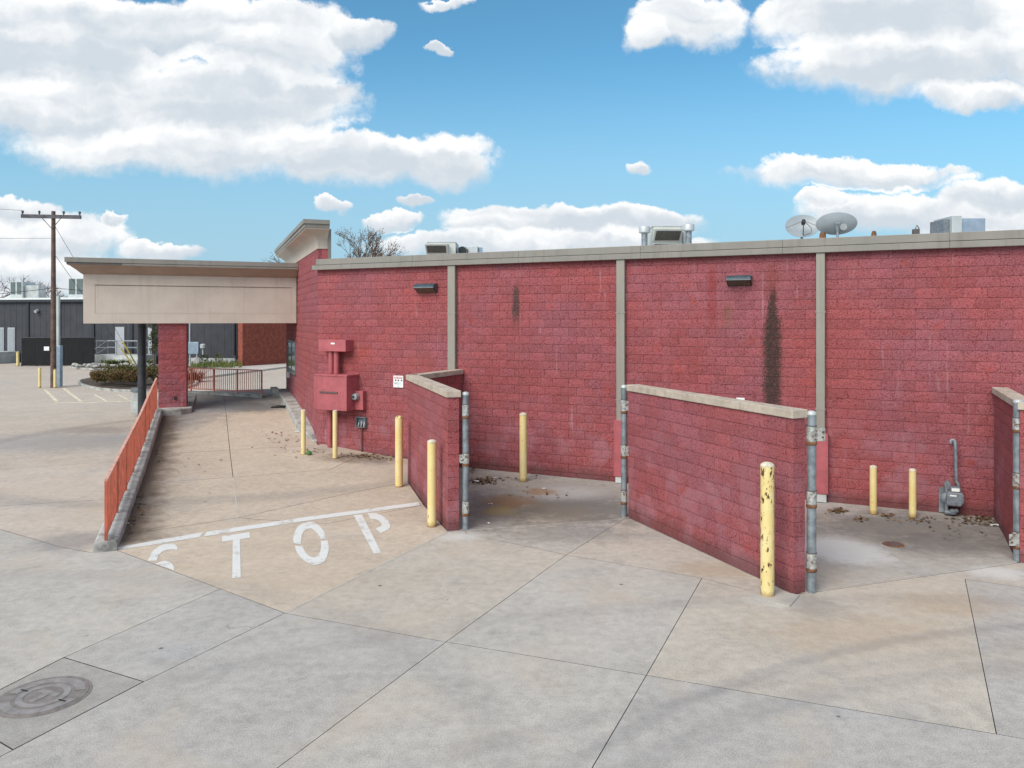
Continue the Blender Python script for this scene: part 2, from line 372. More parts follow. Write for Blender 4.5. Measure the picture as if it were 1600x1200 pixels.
    # soil washed against the left kerb of the lane
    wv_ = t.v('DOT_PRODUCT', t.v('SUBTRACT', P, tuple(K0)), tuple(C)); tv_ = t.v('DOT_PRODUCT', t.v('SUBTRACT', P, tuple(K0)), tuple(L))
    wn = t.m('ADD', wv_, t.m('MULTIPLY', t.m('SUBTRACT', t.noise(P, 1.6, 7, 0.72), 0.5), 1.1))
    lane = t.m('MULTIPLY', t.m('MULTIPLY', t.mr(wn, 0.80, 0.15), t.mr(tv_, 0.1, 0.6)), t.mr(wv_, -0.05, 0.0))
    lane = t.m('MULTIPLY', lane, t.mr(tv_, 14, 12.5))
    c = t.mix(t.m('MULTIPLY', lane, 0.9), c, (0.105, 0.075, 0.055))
    # tyre arcs
    for (A, B, D_, w, amt) in [((950,1160),(1250,1035),(1600,978),0.16,0.26),((700,1180),(1120,1080),(1600,1010),0.20,0.16),((1000,1195),(1300,1080),(1600,1040),0.25,0.20),
                               ((0,690),(120,668),(230,655),0.5,0.25),((60,900),(250,905),(420,930),0.4,0.15),((0,1130),(280,1060),(520,1010),0.30,0.16)]:
        x, y, r = circ3(gp(*A, 0), gp(*B, 0), gp(*D_, 0))
        dd = t.m('ABSOLUTE', t.m('SUBTRACT', t.v('LENGTH', t.v('SUBTRACT', P, (x, y, 0))), r))
        dd = t.m('ADD', dd, t.m('MULTIPLY', narc, w*1.4))
        c = t.mix(t.m('MULTIPLY', t.mr(dd, w, w*0.15), amt), c, (0.16, 0.155, 0.165))
    t.put(b.inputs['Base Color'], c); b.inputs['Roughness'].default_value = 0.9; b.inputs['Specular IOR Level'].default_value = 0.2
    t.put(b.inputs['Normal'], t.bump(t.m('ADD', grit, t.m('MULTIPLY', sm, 0.6)), 0.30, 0.008))
    return m

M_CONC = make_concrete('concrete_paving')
M_JOINT = simple('joint_filler', (0.075, 0.068, 0.06), 0.95, var=0.4, scale=8)
M_KERB = simple('kerb_concrete', (0.40, 0.385, 0.36), 0.9, var=0.25, scale=3, bump=0.4, bscale=60, dirt=((0.12, 0.11, 0.10), 2.2, 0.52, 0.7))
st0 = [(ws(1207), wz(1207, 448), wz(1207, 655), 0.06, 0.21, 1.0, (0.035, 0.029, 0.023)),
       (ws(1207), wz(1207, 412), wz(1207, 470), 0.10, 0.16, 0.5, (0.25, 0.05, 0.03)),
       (ws(1137), wz(1137, 470), wz(1137, 520), 0.05, 0.12, 0.55, (0.24, 0.11, 0.07)),
       (ws(806), wz(806, 442), wz(806, 512), 0.06, 0.11, 0.95, (0.07, 0.045, 0.04)),
       (ws(1113), wz(1113, 410), wz(1113, 520), 0.08, 0.10, 0.55, (0.29, 0.035, 0.028)),
       (ws(1248), wz(1248, 396), wz(1248, 405), 0.10, 0.22, 0.8, (0.06, 0.02, 0.02)),
       (ws(560), wz(560, 530), wz(560, 585), 0.3, 0.6, 0.30, (0.38, 0.06, 0.03)),
       (ws(655), wz(655, 545), wz(655, 585), 0.2, 0.5, 0.32, (0.38, 0.07, 0.03))]
M_BLOCK = make_block('red_split_face_block', E, K, st0)
M_BLOCK2 = make_block('red_split_face_block_plain', C, K0, [])
M_MORTAR = simple('painted_mortar', (0.26, 0.068, 0.072), 0.95, var=0.4, scale=3.0, dirt=((0.56, 0.38, 0.37), 2.6, 0.54, 0.95))
M_SMOOTHRED = simple('red_painted_masonry', (0.38, 0.09, 0.095), 0.85, var=0.2, scale=3, bump=0.3)
M_REDPAINT = simple('red_painted_steel', (0.41, 0.10, 0.112), 0.6, streak=0.3, var=0.12, scale=4, dirt=((0.17, 0.04, 0.05), 5, 0.60, 0.7))
M_COPE = simple('coping_stone', (0.47, 0.385, 0.31), 0.9, streak=0.45, var=0.16, scale=5, bump=0.35, bscale=50, dirt=((0.20, 0.17, 0.15), 3.0, 0.57, 0.6))
M_STUCCO = simple('beige_stucco', (0.565, 0.475, 0.405), 0.92, var=0.07, scale=1.1, bump=0.4, bscale=120, streak=0.16)
M_COVE = simple('darker_cove_stucco', (0.37, 0.265, 0.205), 0.92, var=0.08, scale=2, bump=0.4, bscale=120)  # canopy cove coloured darker and browner than the beige stucco
M_WINFRAME = simple('dark_window_frame', (0.16, 0.17, 0.17), 0.5, var=0.1)
M_FASCIA = simple('taupe_metal', (0.245, 0.220, 0.193), 0.5, streak=0.3, var=0.08, scale=1.2, dirt=((0.25, 0.23, 0.21), 2.0, 0.60, 0.4))
M_FASCIAD = simple('dark_weathered_metal', (0.10, 0.085, 0.08), 0.55, var=0.2, scale=3)
M_SPOUT = simple('downspout_metal', (0.295, 0.262, 0.222), 0.5, streak=0.25, var=0.06, scale=1)
M_ROOF = simple('roof_membrane', (0.55, 0.54, 0.52), 0.8, var=0.1, scale=1)
M_RAIL = simple('railing_red_paint', (0.50, 0.115, 0.066), 0.55, var=0.25, scale=5, dirt=((0.30, 0.11, 0.06), 9, 0.55, 0.6))
M_RAILFAR = simple('brightened_railing_paint', (0.66, 0.20, 0.135), 0.6, var=0.15, scale=5)  # railing red brightened in the colour to offset the canopy's shade
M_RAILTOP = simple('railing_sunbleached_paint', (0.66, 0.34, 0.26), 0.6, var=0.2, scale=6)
M_GALV = simple('galvanised_steel', (0.235, 0.262, 0.285), 0.5, 0.3, var=0.3, scale=7, streak=0.3, dirt=((0.17, 0.105, 0.065), 9, 0.60, 0.6))
M_HINGE = simple('hinge_bare_steel', (0.42, 0.42, 0.40), 0.5, 0.2, var=0.3, scale=18, dirt=((0.13, 0.062, 0.033), 20, 0.50, 0.9))
M_RUST = simple('rust', (0.17, 0.075, 0.035), 0.85, var=0.5, scale=25, bump=0.3)
M_BLACK = simple('black_gap', (0.018, 0.018, 0.018), 0.7, var=0.2)
M_DARKMETAL = simple('charcoal_steel', (0.040, 0.043, 0.052), 0.45, var=0.3, scale=4)
M_WHITE = simple('white_paint', (0.78, 0.78, 0.76), 0.7, var=0.06)
M_GREYMETAL = simple('grey_sheet_metal', (0.50, 0.51, 0.51), 0.45, 0.2, var=0.10, scale=2)
M_HVAC = simple('cream_hvac_casing', (0.56, 0.55, 0.51), 0.5, var=0.08, scale=2)
M_HVACD = simple('hvac_grille', (0.075, 0.066, 0.055), 0.6, var=0.3, scale=12)
M_DISH = simple('dish_grey', (0.30, 0.325, 0.345), 0.4, var=0.05)
M_BLUEMETAL = simple('bluegrey_galvanised_panel', (0.30, 0.36, 0.44), 0.4, 0.3, var=0.15, scale=4)
M_GASGREY = simple('gas_grey_paint', (0.165, 0.185, 0.21), 0.55, var=0.25, scale=12, dirt=((0.10, 0.085, 0.07), 14, 0.58, 0.7))
M_LAMP = simple('wallpack_casing', (0.050, 0.075, 0.090), 0.35, var=0.2, scale=8)
M_LENS = simple('wallpack_lens', (0.10, 0.085, 0.06), 0.25, var=0.3, scale=20)
def make_glass(name, col=(0.05, 0.07, 0.08)):
    m, t, b = newmat(name); b.inputs['Base Color'].default_value = (*col, 1); b.inputs['Roughness'].default_value = 0.06
    b.inputs['Specular IOR Level'].default_value = 0.7; return m
M_GLASS = make_glass('window_glass')
M_SIDING = simple('dark_slate_siding', (0.043, 0.043, 0.052), 0.75, var=0.16, scale=1.2, bump=0.15)
M_SIDTRIM = simple('dark_trim', (0.024, 0.026, 0.034), 0.6, var=0.15)
M_FBRICK = simple('far_brick', (0.26, 0.066, 0.042), 0.9, var=0.25, scale=4)
M_FMORT = simple('far_mortar', (0.22, 0.095, 0.07), 0.9, var=0.1)
M_DOOR = simple('grey_door', (0.42, 0.42, 0.45), 0.5, var=0.06)
M_FOUND = simple('pale_foundation', (0.46, 0.47, 0.46), 0.9, var=0.2, scale=2)
M_TARP = simple('black_privacy_mesh', (0.010, 0.010, 0.011), 0.85, var=0.3, scale=2)
M_WOOD = simple('weathered_pole_wood', (0.125, 0.075, 0.058), 0.9, var=0.35, scale=3, bump=0.4, bscale=30)
M_WOODD = simple('crossarm_wood', (0.10, 0.095, 0.105), 0.9, var=0.3, scale=4)
M_BARK = simple('bark', (0.11, 0.085, 0.07), 0.95, var=0.3, scale=8)
M_ROCK = simple('pale_rock', (0.36, 0.345, 0.32), 0.9, var=0.25, scale=6, bump=0.4, bscale=20)
M_SOIL = simple('soil_mulch', (0.085, 0.058, 0.04), 0.95, var=0.4, scale=8, bump=0.6, bscale=30)
M_GRASS = simple('weedy_grass', (0.11, 0.115, 0.038), 0.9, var=0.4, scale=5)
M_LITTER = simple('dead_leaves', (0.13, 0.075, 0.042), 0.9, var=0.6, scale=15)
M_PAPER = simple('paper_scrap', (0.75, 0.75, 0.74), 0.8, var=0.05)
M_GREEN = simple('green_plastic', (0.07, 0.22, 0.05), 0.5, var=0.2)
M_WIRE = simple('black_cable', (0.02, 0.02, 0.022), 0.6, var=0.1)
M_SIGNRED = simple('sign_red', (0.50, 0.06, 0.07), 0.5, var=0.05)
M_SIGNBLK = simple('sign_black', (0.04, 0.05, 0.07), 0.5, var=0.05)
M_SIGNGRN = simple('sign_pale_green', (0.48, 0.62, 0.56), 0.5, var=0.05)
M_IRON = simple('cast_iron', (0.235, 0.20, 0.18), 0.55, 0.2, var=0.2, scale=9, bump=0.2, bscale=90, dirt=((0.24, 0.17, 0.16), 4, 0.55, 0.6))
M_IRONL = simple('worn_cast_iron', (0.30, 0.265, 0.245), 0.45, 0.2, var=0.2, scale=9, bump=0.2, bscale=90, dirt=((0.22, 0.14, 0.13), 4, 0.58, 0.6))
def make_paintwear(name, col, wear, under, scale=3.0):
    m, t, b = newmat(name); p = t.pos()
    n = t.m('ADD', t.m('MULTIPLY', t.noise(p, scale, 7, 0.72), 0.6), t.m('MULTIPLY', t.noise(p, 22, 5, 0.75), 0.4))
    c = t.mix(t.m('MULTIPLY', t.mr(t.noise(p, 9, 5, 0.6), 0.3, 0.7), 0.10), col, (0.45, 0.42, 0.38))
    c = t.mix(t.m('MULTIPLY', t.mr(n, wear, wear+0.09), 0.8), c, under)
    t.put(b.inputs['Base Color'], c); b.inputs['Roughness'].default_value = 0.85
    return m
M_SEAL = make_paintwear('pale_joint_sealant', (0.52, 0.485, 0.44), 0.47, (0.40, 0.35, 0.30), 5.0)
M_YLINE = simple('yellow_line_paint', (0.66, 0.58, 0.42), 0.85, var=0.2, scale=3)
M_YGUARD = simple('yellow_guy_guard', (0.72, 0.62, 0.12), 0.5, var=0.1)

def make_leaf(name, cols, rough=0.7):
    m, t, b = newmat(name); oi = t.n.new('ShaderNodeNewGeometry').outputs['Random Per Island']
    c = t.mix(t.mr(oi, 0.0, 0.5, smooth=False), cols[0], cols[1]); c = t.mix(t.mr(oi, 0.5, 1.0, smooth=False), c, cols[2])
    t.put(b.inputs['Base Color'], c); b.inputs['Roughness'].default_value = rough; b.inputs['Specular IOR Level'].default_value = 0.2
    return m
M_SHRUB = make_leaf('olive_shrub_leaf', ((0.055, 0.060, 0.016), (0.11, 0.105, 0.028), (0.15, 0.10, 0.04)))
M_SHRUB2 = make_leaf('rusty_shrub_leaf', ((0.08, 0.060, 0.020), (0.14, 0.095, 0.034), (0.17, 0.09, 0.05)))
M_REDGRASS = make_leaf('red_grass_blade', ((0.20, 0.07, 0.05), (0.26, 0.11, 0.06), (0.15, 0.06, 0.03)))
M_WEED = make_leaf('weed_leaf', ((0.07, 0.11, 0.025), (0.13, 0.15, 0.04), (0.17, 0.15, 0.06)))
M_CONIFER = make_leaf('dark_leaf', ((0.03, 0.045, 0.015), (0.06, 0.07, 0.025), (0.09, 0.085, 0.03)))
M_LEAFLIT = make_leaf('leaf_litter', ((0.07, 0.045, 0.03), (0.16, 0.09, 0.045), (0.24, 0.16, 0.09)))

M_ROADWHITE = make_paintwear('white_road_paint', (0.68, 0.67, 0.645), 0.52, (0.36, 0.30, 0.25))
def make_yellow(name):
    m, t, b = newmat(name); p = t.pos(); oi = t.n.new('ShaderNodeObjectInfo')
    wear = t.xyz(oi.outputs['Color'])[0]; z = t.xyz(p)[2]
    c = t.mix(t.mr(t.noise(p, 3, 4, 0.6), 0.35, 0.65), (0.75, 0.575, 0.235), (0.79, 0.64, 0.32))
    c = t.mix(t.m('MULTIPLY', t.mr(t.noise(p, 24, 5, 0.7), 0.54, 0.66), 0.35), c, (0.50, 0.33, 0.12))
    n = t.m('ADD', t.noise(t.v('MULTIPLY', p, (1, 1, 0.4)), 19, 6, 0.68), t.m('MULTIPLY', wear, 0.17))
    n = t.m('ADD', n, t.m('MULTIPLY', t.m('SUBTRACT', t.noise(p, 2.2, 2, 0.5), 0.5), 0.30))
    c = t.mix(t.mr(n, 0.685, 0.71), c, (0.40, 0.20, 0.05)); c = t.mix(t.mr(n, 0.71, 0.735), c, (0.055, 0.026, 0.016))
    foot = t.m('MULTIPLY', t.mr(t.m('ADD', z, t.m('MULTIPLY', t.noise(p, 14, 5, 0.7), 0.10)), 0.16, 0.07), 0.7)
    c = t.mix(foot, c, (0.30, 0.17, 0.05))
    t.put(b.inputs['Base Color'], c); b.inputs['Roughness'].default_value = 0.55
    return m
M_YELLOW = make_yellow('yellow_bollard_paint')
M_CAPCONC = simple('bollard_cap', (0.58, 0.52, 0.40), 0.85, var=0.25, scale=25, bump=0.3)
# ------------------------------------------------------------------ ground
from mathutils.geometry import tessellate_polygon
lot = MB().add([(-400, -60, -0.06), (400, -60, -0.06), (400, 700, -0.06), (-400, 700, -0.06)], [(0, 1, 2, 3)]).build('parking_lot', M_CONC, None, (0, 0, -0.06), kind='structure')
lot.color = (0.45, 0.41, 0.37, 1)
lot['label'] = 'pale concrete parking lot stretching out to the far buildings'

def ext(a, b, dist):                    # continue a -> b by dist metres
    return b + (b - a).normalized() * dist
def TW(t, w):
    q = K0 + L * t + C * w; return Vector((q.x, q.y, 0))
def px(*a): return gp(*a)
V = px(445, 958); K1 = TW(0.02, 0.0); W1E = px(700, 831); M1 = px(697, 1003); M2 = px(1010, 1055); M3 = px(1557, 1147)
N0 = px(729, 834); N1 = px(885, 867); N2 = px(1097, 903); N3 = px(1508, 905)
G1 = px(727, 829); G2 = px(975, 811); G3 = px(1262, 927); G4 = px(1590, 880)
Wv = px(372, 809)
wc = tw(Wv.x, Wv.y)[1]
J5e = ext(M1, px(440, 1195), 8); J6e = ext(M2, px(925, 1200), 8); Ae = ext(V, px(20, 1172), 1.6)
a_, b_, c_, d_ = px(100, 1027), px(225, 1065), px(20, 1172), px(-75, 1115)
cj = px(344, 920); Ce = ext(a_, d_, 1.6)
tr1 = tw(*px(231, 755).xy)[0]; tr2 = tw(*px(245, 710).xy)[0]
def TL(t): return TW(t, 0.0)
Wl = TW(1.0, 0.0)
ll = px(92, 854); lll = px(10, 830); ljx = px(-103, 797); lfa = px(-300, 806); lfb = px(-300, 756); kl = TW(0.0, -0.34)
ja0, ja1 = px(-60, 796), TW(tw(*px(190, 779).xy)[0], -0.34); jb0, jb1 = px(-60, 738), TW(tw(*px(205, 719).xy)[0], -0.34)
GREY = (0.452, 0.412, 0.372); GREYD = (0.428, 0.394, 0.364); TAN = (0.530, 0.434, 0.342); TAN2 = (0.475, 0.418, 0.358); PINK = (0.500, 0.425, 0.360); ENC = (0.41, 0.374, 0.335)
wall_in = lambda p_: WP(ws(p_), 0, -0.15)
SL = [
 ('slab', [V, M1, N1, N0, G1, W1E], TAN2), ('slab', [M1, M2, N2, N1], GREY), ('slab', [M2, M3, N3, px(1700, 932), px(1700, 862), G4, G3, px(1180, 925), N2], TAN2),
 ('slab', [N3, M3, px(1800, 1189), px(1800, 946)], GREYD), ('slab', [N0, N1, G2, G1], GREY), ('slab', [N1, N2, px(1180, 925), px(1240, 929), px(984, 810), G2], TAN2),
 ('slab', [G1, G2, px(984, 810), wall_in(1010), wall_in(650), px(640, 753), W1E], ENC),
 ('slab', [G3, G4, WP(ws(1556), 0, -0.1), wall_in(1010), px(984, 810), px(1240, 929)], ENC),
 ('slab', [V, M1, J5e, Ae, c_, b_], GREYD), ('slab', [M1, M2, J6e, J5e], GREY), ('slab', [M2, M3, ext(M2, M3, 10), ext(J6e, J6e + Vector((9, 0, 0)), 5), J6e], GREYD),
 ('slab', [a_, b_, V, cj], GREYD), ('slab', [d_, c_, Ae, Ce], GREYD), ('pad', [a_, b_, c_, d_], (0.345, 0.318, 0.288)),
 ('slab', [K1, cj, a_, d_, Ce, px(-300, 1150), lfa, ljx, lll, ll, kl], GREY),
 ('slab', [K1, V, W1E, px(662, 789), px(512, 818), Wv, Wl], TAN), ('slab', [Wv, px(512, 818), px(662, 789), px(637, 753), px(530, 774)], TAN),
 ('slab', [Wl, Wv, TW(tr1, wc), TL(tr1)], TAN), ('slab', [TL(tr1), TW(tr1, wc), TW(tr2, wc), TL(tr2)], TAN),
 ('slab', [TL(tr2), TW(tr2, wc), TW(13.2, wc), TL(13.2)], TAN), ('slab', [TL(13.2), TW(13.2, wc), TW(19.5, wc), TL(19.5)], GREYD),
 ('slab', [Wv, px(530, 774), px(637, 753), wall_in(648), wall_in(575), TW(tr1 + 0.1, wc + 2.2), TW(tr1, wc)], TAN),
 ('slab', [TW(tr1, wc), TW(tr1 + 0.1, wc + 2.2), wall_in(575), K + C*0.2, TW(tr2, 4.2), TW(tr2, wc)], TAN),
 ('slab', [TW(tr2, wc), TW(tr2, 4.2), TW(13.2, 4.2), TW(13.2, wc)], TAN), ('slab', [TW(13.2, wc), TW(13.2, 4.2), TW(19.5, 4.6), TW(19.5, wc)], GREYD),
 ('slab', [TL(19.5), TW(19.5, 4.6), TW(19.5, 12), TW(26, 12), TL(26)], PINK),
 ('slab', [kl, ll, lll, ljx, ja1], PINK), ('slab', [ja1, ljx, lfa, lfb, jb1], PINK),
 ('slab', [jb1, lfb, Vector((-95, 28, 0)), Vector((-95, 64, 0)), Vector((-2, 64, 0)), TW(26, 12), TW(26, -0.34)], PINK),
]
def slab_mesh(poly, inset, dz, skirt=0.0):
    n = len(poly); P = [Vector((q.x, q.y)) for q in poly]
    area = sum(P[i].x*P[(i+1) % n].y - P[(i+1) % n].x*P[i].y for i in range(n))
    if area < 0: P = P[::-1]
    out = []
    for i in range(n):
        a, b, c = P[i-1], P[i], P[(i+1) % n]
        d1, d2 = (b-a).normalized(), (c-b).normalized()
        n1, n2 = Vector((-d1.y, d1.x)), Vector((-d2.y, d2.x))
        k = max(0.35, 1 + n1.dot(n2)); out.append(b + (n1+n2)*inset/k)
    bm = bmesh.new(); bvs = [bm.verts.new((q.x, q.y, 0)) for q in out]
    for tri in tessellate_polygon([[Vector((q.x, q.y, 0)) for q in out]]): bm.faces.new([bvs[i] for i in tri])
    xs = [q.x for q in out]; ys = [q.y for q in out]
    curved = any(g(q.x, q.y) > 0.004 for q in out)
    if curved:
        for lo, hi, no in ((min(xs), max(xs), (1, 0, 0)), (min(ys), max(ys), (0, 1, 0))):
            k = math.ceil(lo/0.6)*0.6
            while k < hi:
                co = (k, 0, 0) if no[0] else (0, k, 0)
                bmesh.ops.bisect_plane(bm, geom=bm.verts[:]+bm.edges[:]+bm.faces[:], plane_co=co, plane_no=no); k += 0.6
    if skirt:
        e = [q for q in bm.edges if q.is_boundary]
        r = bmesh.ops.extrude_edge_only(bm, edges=e)
        low = [q for q in r['geom'] if isinstance(q, bmesh.types.BMVert)]
        for q in low: q.co.z -= skirt
    for q in bm.verts: q.co.z += (g(q.co.x, q.co.y) if curved else 0.0) + dz
    bmesh.ops.recalc_face_normals(bm, faces=bm.faces)
    if sum(f.normal.z for f in bm.faces) < 0: bmesh.ops.reverse_faces(bm, faces=bm.faces)
    return bm
bed = bmesh.new()
for kind, poly, tint in SL:
    bm = slab_mesh(poly, 0.007 if tint in (TAN, PINK) else (0.010 if kind == 'pad' else 0.0042), 0.0, 0.014)
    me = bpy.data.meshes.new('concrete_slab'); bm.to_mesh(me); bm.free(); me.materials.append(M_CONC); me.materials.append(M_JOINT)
    for f in me.polygons: f.material_index = 1 if abs(f.normal.z) < 0.5 else 0
    o = bpy.data.objects.new('concrete_slab' if kind == 'slab' else 'manhole_pad', me); link(o, lot, ORG[lot.name]); me.transform(Matrix.Translation(-ORG[lot.name]))
    o.color = (*tint, 1)
    bm = slab_mesh(poly, -0.004, -0.012)
    tmp = bpy.data.meshes.new('t'); bm.to_mesh(tmp); bm.free(); bed.from_mesh(tmp); bpy.data.meshes.remove(tmp)
me = bpy.data.meshes.new('joint_bed'); bed.to_mesh(me); bed.free(); me.materials.append(M_JOINT); me.transform(Matrix.Translation(-ORG[lot.name]))
o = bpy.data.objects.new('joint_bed', me); link(o, lot, ORG[lot.name])

# ------------------------------------------------------------------ concrete block walls
BC = {}
def block_mesh(Lb, H, D, two, var, rough, mat):
    key = (round(Lb, 2), round(H, 3), round(D, 3), two, var, rough, mat.name)
    if key in BC: return BC[key]
    rr = random.Random(hash((round(Lb, 2), var, two)) & 0xffff)
    nx, nz = max(2, round(Lb/0.09)), 3
    vs, fs = [], []
    def face(y, sgn):
        b = len(vs)
        for k in range(nz+1):
            for i in range(nx+1):
                edge = i in (0, nx) or k in (0, nz)
                x = Lb*i/nx + (0 if i in (0, nx) else rr.uniform(-.02, .02)); z = H*k/nz + (0 if k in (0, nz) else rr.uniform(-.012, .012))
                dsp = rr.uniform(-0.001, 0.004) if edge else rr.uniform(0.003, 0.012)
                vs.append((x, y + sgn*dsp*rough, z))
        for k in range(nz):
            for i in range(nx):
                a = b + k*(nx+1)+i; q = (a, a+1, a+nx+2, a+nx+1); fs.append(q if sgn < 0 else q[::-1])
        rim = [b+i for i in range(nx+1)] + [b+k*(nx+1)+nx for k in range(1, nz+1)] + [b+nz*(nx+1)+i for i in range(nx-1, -1, -1)] + [b+k*(nx+1) for k in range(nz-1, 0, -1)]
        return rim
    r1 = face(0, -1)
    if two: r2 = face(D, 1)
    else:
        r2 = []
        for i in r1: vs.append((vs[i][0], D, vs[i][2])); r2.append(len(vs)-1)
    m = len(r1)
    for i in range(m): fs.append((r1[i], r2[i], r2[(i+1) % m], r1[(i+1) % m]))
    me = bpy.data.meshes.new('block'); me.from_pydata(vs, [], fs); me.update(); me.materials.append(mat)
    BC[key] = me; return me
GAP = 0.0075; VG = 0.006
def cells(length, zs, phase, splits):
    out = []
    for r, (za, zb) in enumerate(zip(zs, zs[1:])):
        js = {0.0, length}; js |= {q for q in splits if 0.05 < q < length-0.05}
        x = (phase + (r % 2)*0.2032) % 0.4064
        while x < length-0.04:
            if x > 0.05 and all(abs(x-q) > 0.07 for q in splits): js.add(x)
            x += 0.4064
        js = sorted(js)
        out += [(p, q, za, zb) for p, q in zip(js, js[1:])]
    return out
def lay(parent, P0, ang, cl, D, two, mat, rough=1.0, limit=300, name='block', rank=None):
    ex = Vector((math.cos(ang), math.sin(ang), 0)); rr = random.Random(len(cl))
    if rank: cl = sorted(cl, key=rank)
    rest = cl[limit:]
    for (x0, x1, za, zb) in cl[:limit]:
        me = block_mesh(x1-x0-VG, zb-za-GAP, D, two, rr.randrange(6), rough, mat)
        p = P0 + ex*(x0+VG/2); copy_obj(me, name, parent, (p.x, p.y, za+GAP/2), ang)
    if rest:
        V_, F_, A_ = [], [], []; ca, sa = math.cos(ang), math.sin(ang); o0 = ORG[parent.name]
        for (x0, x1, za, zb) in rest:
            me = block_mesh(x1-x0-VG, zb-za-GAP, D, two, rr.randrange(6), rough, mat); p = P0 + ex*(x0+VG/2); b = len(V_); q = rr.random()
            for v in me.vertices:
                V_.append((p.x + ca*v.co.x - sa*v.co.y - o0.x, p.y + sa*v.co.x + ca*v.co.y - o0.y, za+GAP/2+v.co.z - o0.z))
            for f in me.polygons: F_.append(tuple(b+i for i in f.vertices)); A_.append(q)
        me = bpy.data.meshes.new('blockwork'); me.from_pydata(V_, [], F_); me.update(); me.materials.append(mat)
        at_ = me.attributes.new('rnd', 'FLOAT', 'FACE'); at_.data.foreach_set('value', A_)
        o = bpy.data.objects.new('blockwork', me); link(o, parent, o0); o['kind'] = 'stuff'
CO = 0.2032
def zlines(top, bottom):
    z = [top]
    while z[-1] > bottom: z.append(z[-1]-CO)
    return z[::-1]

# ------------------------------------------------------------------ the red building
bld = thing('retail_building', 'low red split-face block building with a beige drive-through canopy on its left', 'building', (K.x, K.y, 0))
WLEN = 21.0
core = MB().wbox(0.02, WLEN, -0.3, 5.2, -0.25, -0.013).build('rear_wall', M_MORTAR, bld)
zs = zlines(CH + 7*CO, -0.25)
row0 = [i for i, z in enumerate(zs) if abs(z-CH) < 0.01][0]
s_ref = ws(1194.8)
ph = (s_ref - (row0 % 2)*CO) % 0.4064
cl = cells(WLEN, zs, ph, [ws(1210.5), ws(1430), ws(811), 18.3])
def rank_main(c):
    s, z = (c[0]+c[1])/2, (c[2]+c[3])/2; p = WP(s, z); u = 800 + F*p.x/p.y; v = HZ + (CH-z)*F/p.y
    bad = 0
    if u > 1600 or z < 0.0: bad = 1
    if 980 < u < 1262 and v > 612 + (u-980)*0.16: bad = 1
    if u > 1548 and v > 606: bad = 1
    return bad*100 + p.y
lay(core, K, math.atan2(E.y, E.x), cl, 0.10, False, M_BLOCK, rough=0.6, limit=300, rank=rank_main)
# drive-through wall
DT = 9.6
far = K + L*DT
dcore = MB().box(far + C*0.013 + Vector((0, 0, -0.3)), -L*(DT-0.03), C*0.25, Vector((0, 0, 6.1))).build('drive_through_wall', M_MORTAR, bld)
zd = zlines(CH + 10*CO, -0.25)
cd_ = cells(DT, zd, (DT % 0.4064), [])
cd_ = [c for c in cd_ if not (DT-8.75 < (c[0]+c[1])/2 < DT-6.0 and 1.85 < (c[2]+c[3])/2 < 3.0)]
lay(dcore, far, math.atan2(-L.y, -L.x), cd_, 0.10, False, M_BLOCK2, limit=260, rank=lambda c: -c[0])
# short tower return above the eave and its back
MB().box(K + Vector((0, 0, 5.2)) + L*0.005, C*0.26, L*(DT-0.01), Vector((0, 0, 0.6))).build('tower_parapet', M_SMOOTHRED, bld)
# roof behind the parapet
roof = MB().box(WP(0.3, 5.06, -0.2), E*(WLEN-0.4), NI*16, Vector((0, 0, 0.13))).build('roof', M_ROOF, bld)
MB().box(K + C*0.3 + L*0.1 + Vector((0, 0, -0.2)), L*(DT-0.2), C*9, Vector((0, 0, 5.2))).build('side_block', M_SMOOTHRED, bld)
MB().box(WP(0.4, -0.2, -0.26), E*(WLEN-0.5), NI*15.5, Vector((0, 0, 5.2))).build('building_mass', M_SMOOTHRED, bld)
# eave fascia: upper drip flashing over lower board, in lengths
for nm, z0, z1, off, s_start in (('fascia_board', 5.135, 5.262, 0.15, -0.10), ('fascia_flashing', 5.272, 5.435, 0.125, 0.02)):
    s0 = s_start
    for s1 in (3.2, 6.25, 9.3, 12.35, 15.4, 18.4, WLEN):
        MB().wbox(s0, s1-0.0015, z0, z1, -0.22 if nm == 'fascia_flashing' else 0.02, off).build(nm, M_FASCIA, bld, bevel=0.008); s0 = s1
MB().wbox(-0.02, WLEN, 5.255, 5.28, 0.0, 0.11).build('fascia_gap', M_BLACK, bld)
MB().wbox(0.0, WLEN, 5.145, 5.25, 0.0, 0.02).build('fascia_backing', M_FASCIAD, bld)
# downspouts with red guards and splash feet
for p0, p1, guard in ((699.5, 711, None), (963, 976, (959, 974, 657, 745)), (1275, 1289, (1274.5, 1294, 678, 772))):
    sa, sb = ws(p0, 0.1), ws(p1, 0.1)
    zt, zb = 5.134, 0.09
    ds = MB().wbox(sa, sb, zb, zt, 0.012, 0.115).build('downspout', M_SPOUT, bld, bevel=0.012)
    for zz in (1.9, 3.9): MB().wbox(sa-0.012, sb+0.012, zz, zz+0.03, 0.012, 0.12).build('strap', M_SPOUT, ds)
    if guard:
        ga, gb = ws(guard[0], .16), ws(guard[1], .16); mid = (guard[0]+guard[1])/2
        z1, z0 = wz(mid, guard[2], .16), max(0.16, wz(mid, guard[3], .16))
        gd = MB().wbox(ga, gb, z0, z1, 0.0, 0.17).build('downspout_guard', M_REDPAINT, bld, bevel=0.006)
        for q in range(4): MB().wbox(gb-0.035, gb-0.02, z0+0.15+q*(z1-z0-0.3)/3, z0+0.17+q*(z1-z0-0.3)/3, 0.17, 0.174).build('bolt', M_FASCIAD, gd)
        MB().wbox(sa-0.01, sb+0.03, 0.01, z0-0.004, 0.01, 0.15).build('drain_boot', M_FOUND, bld, bevel=0.01)
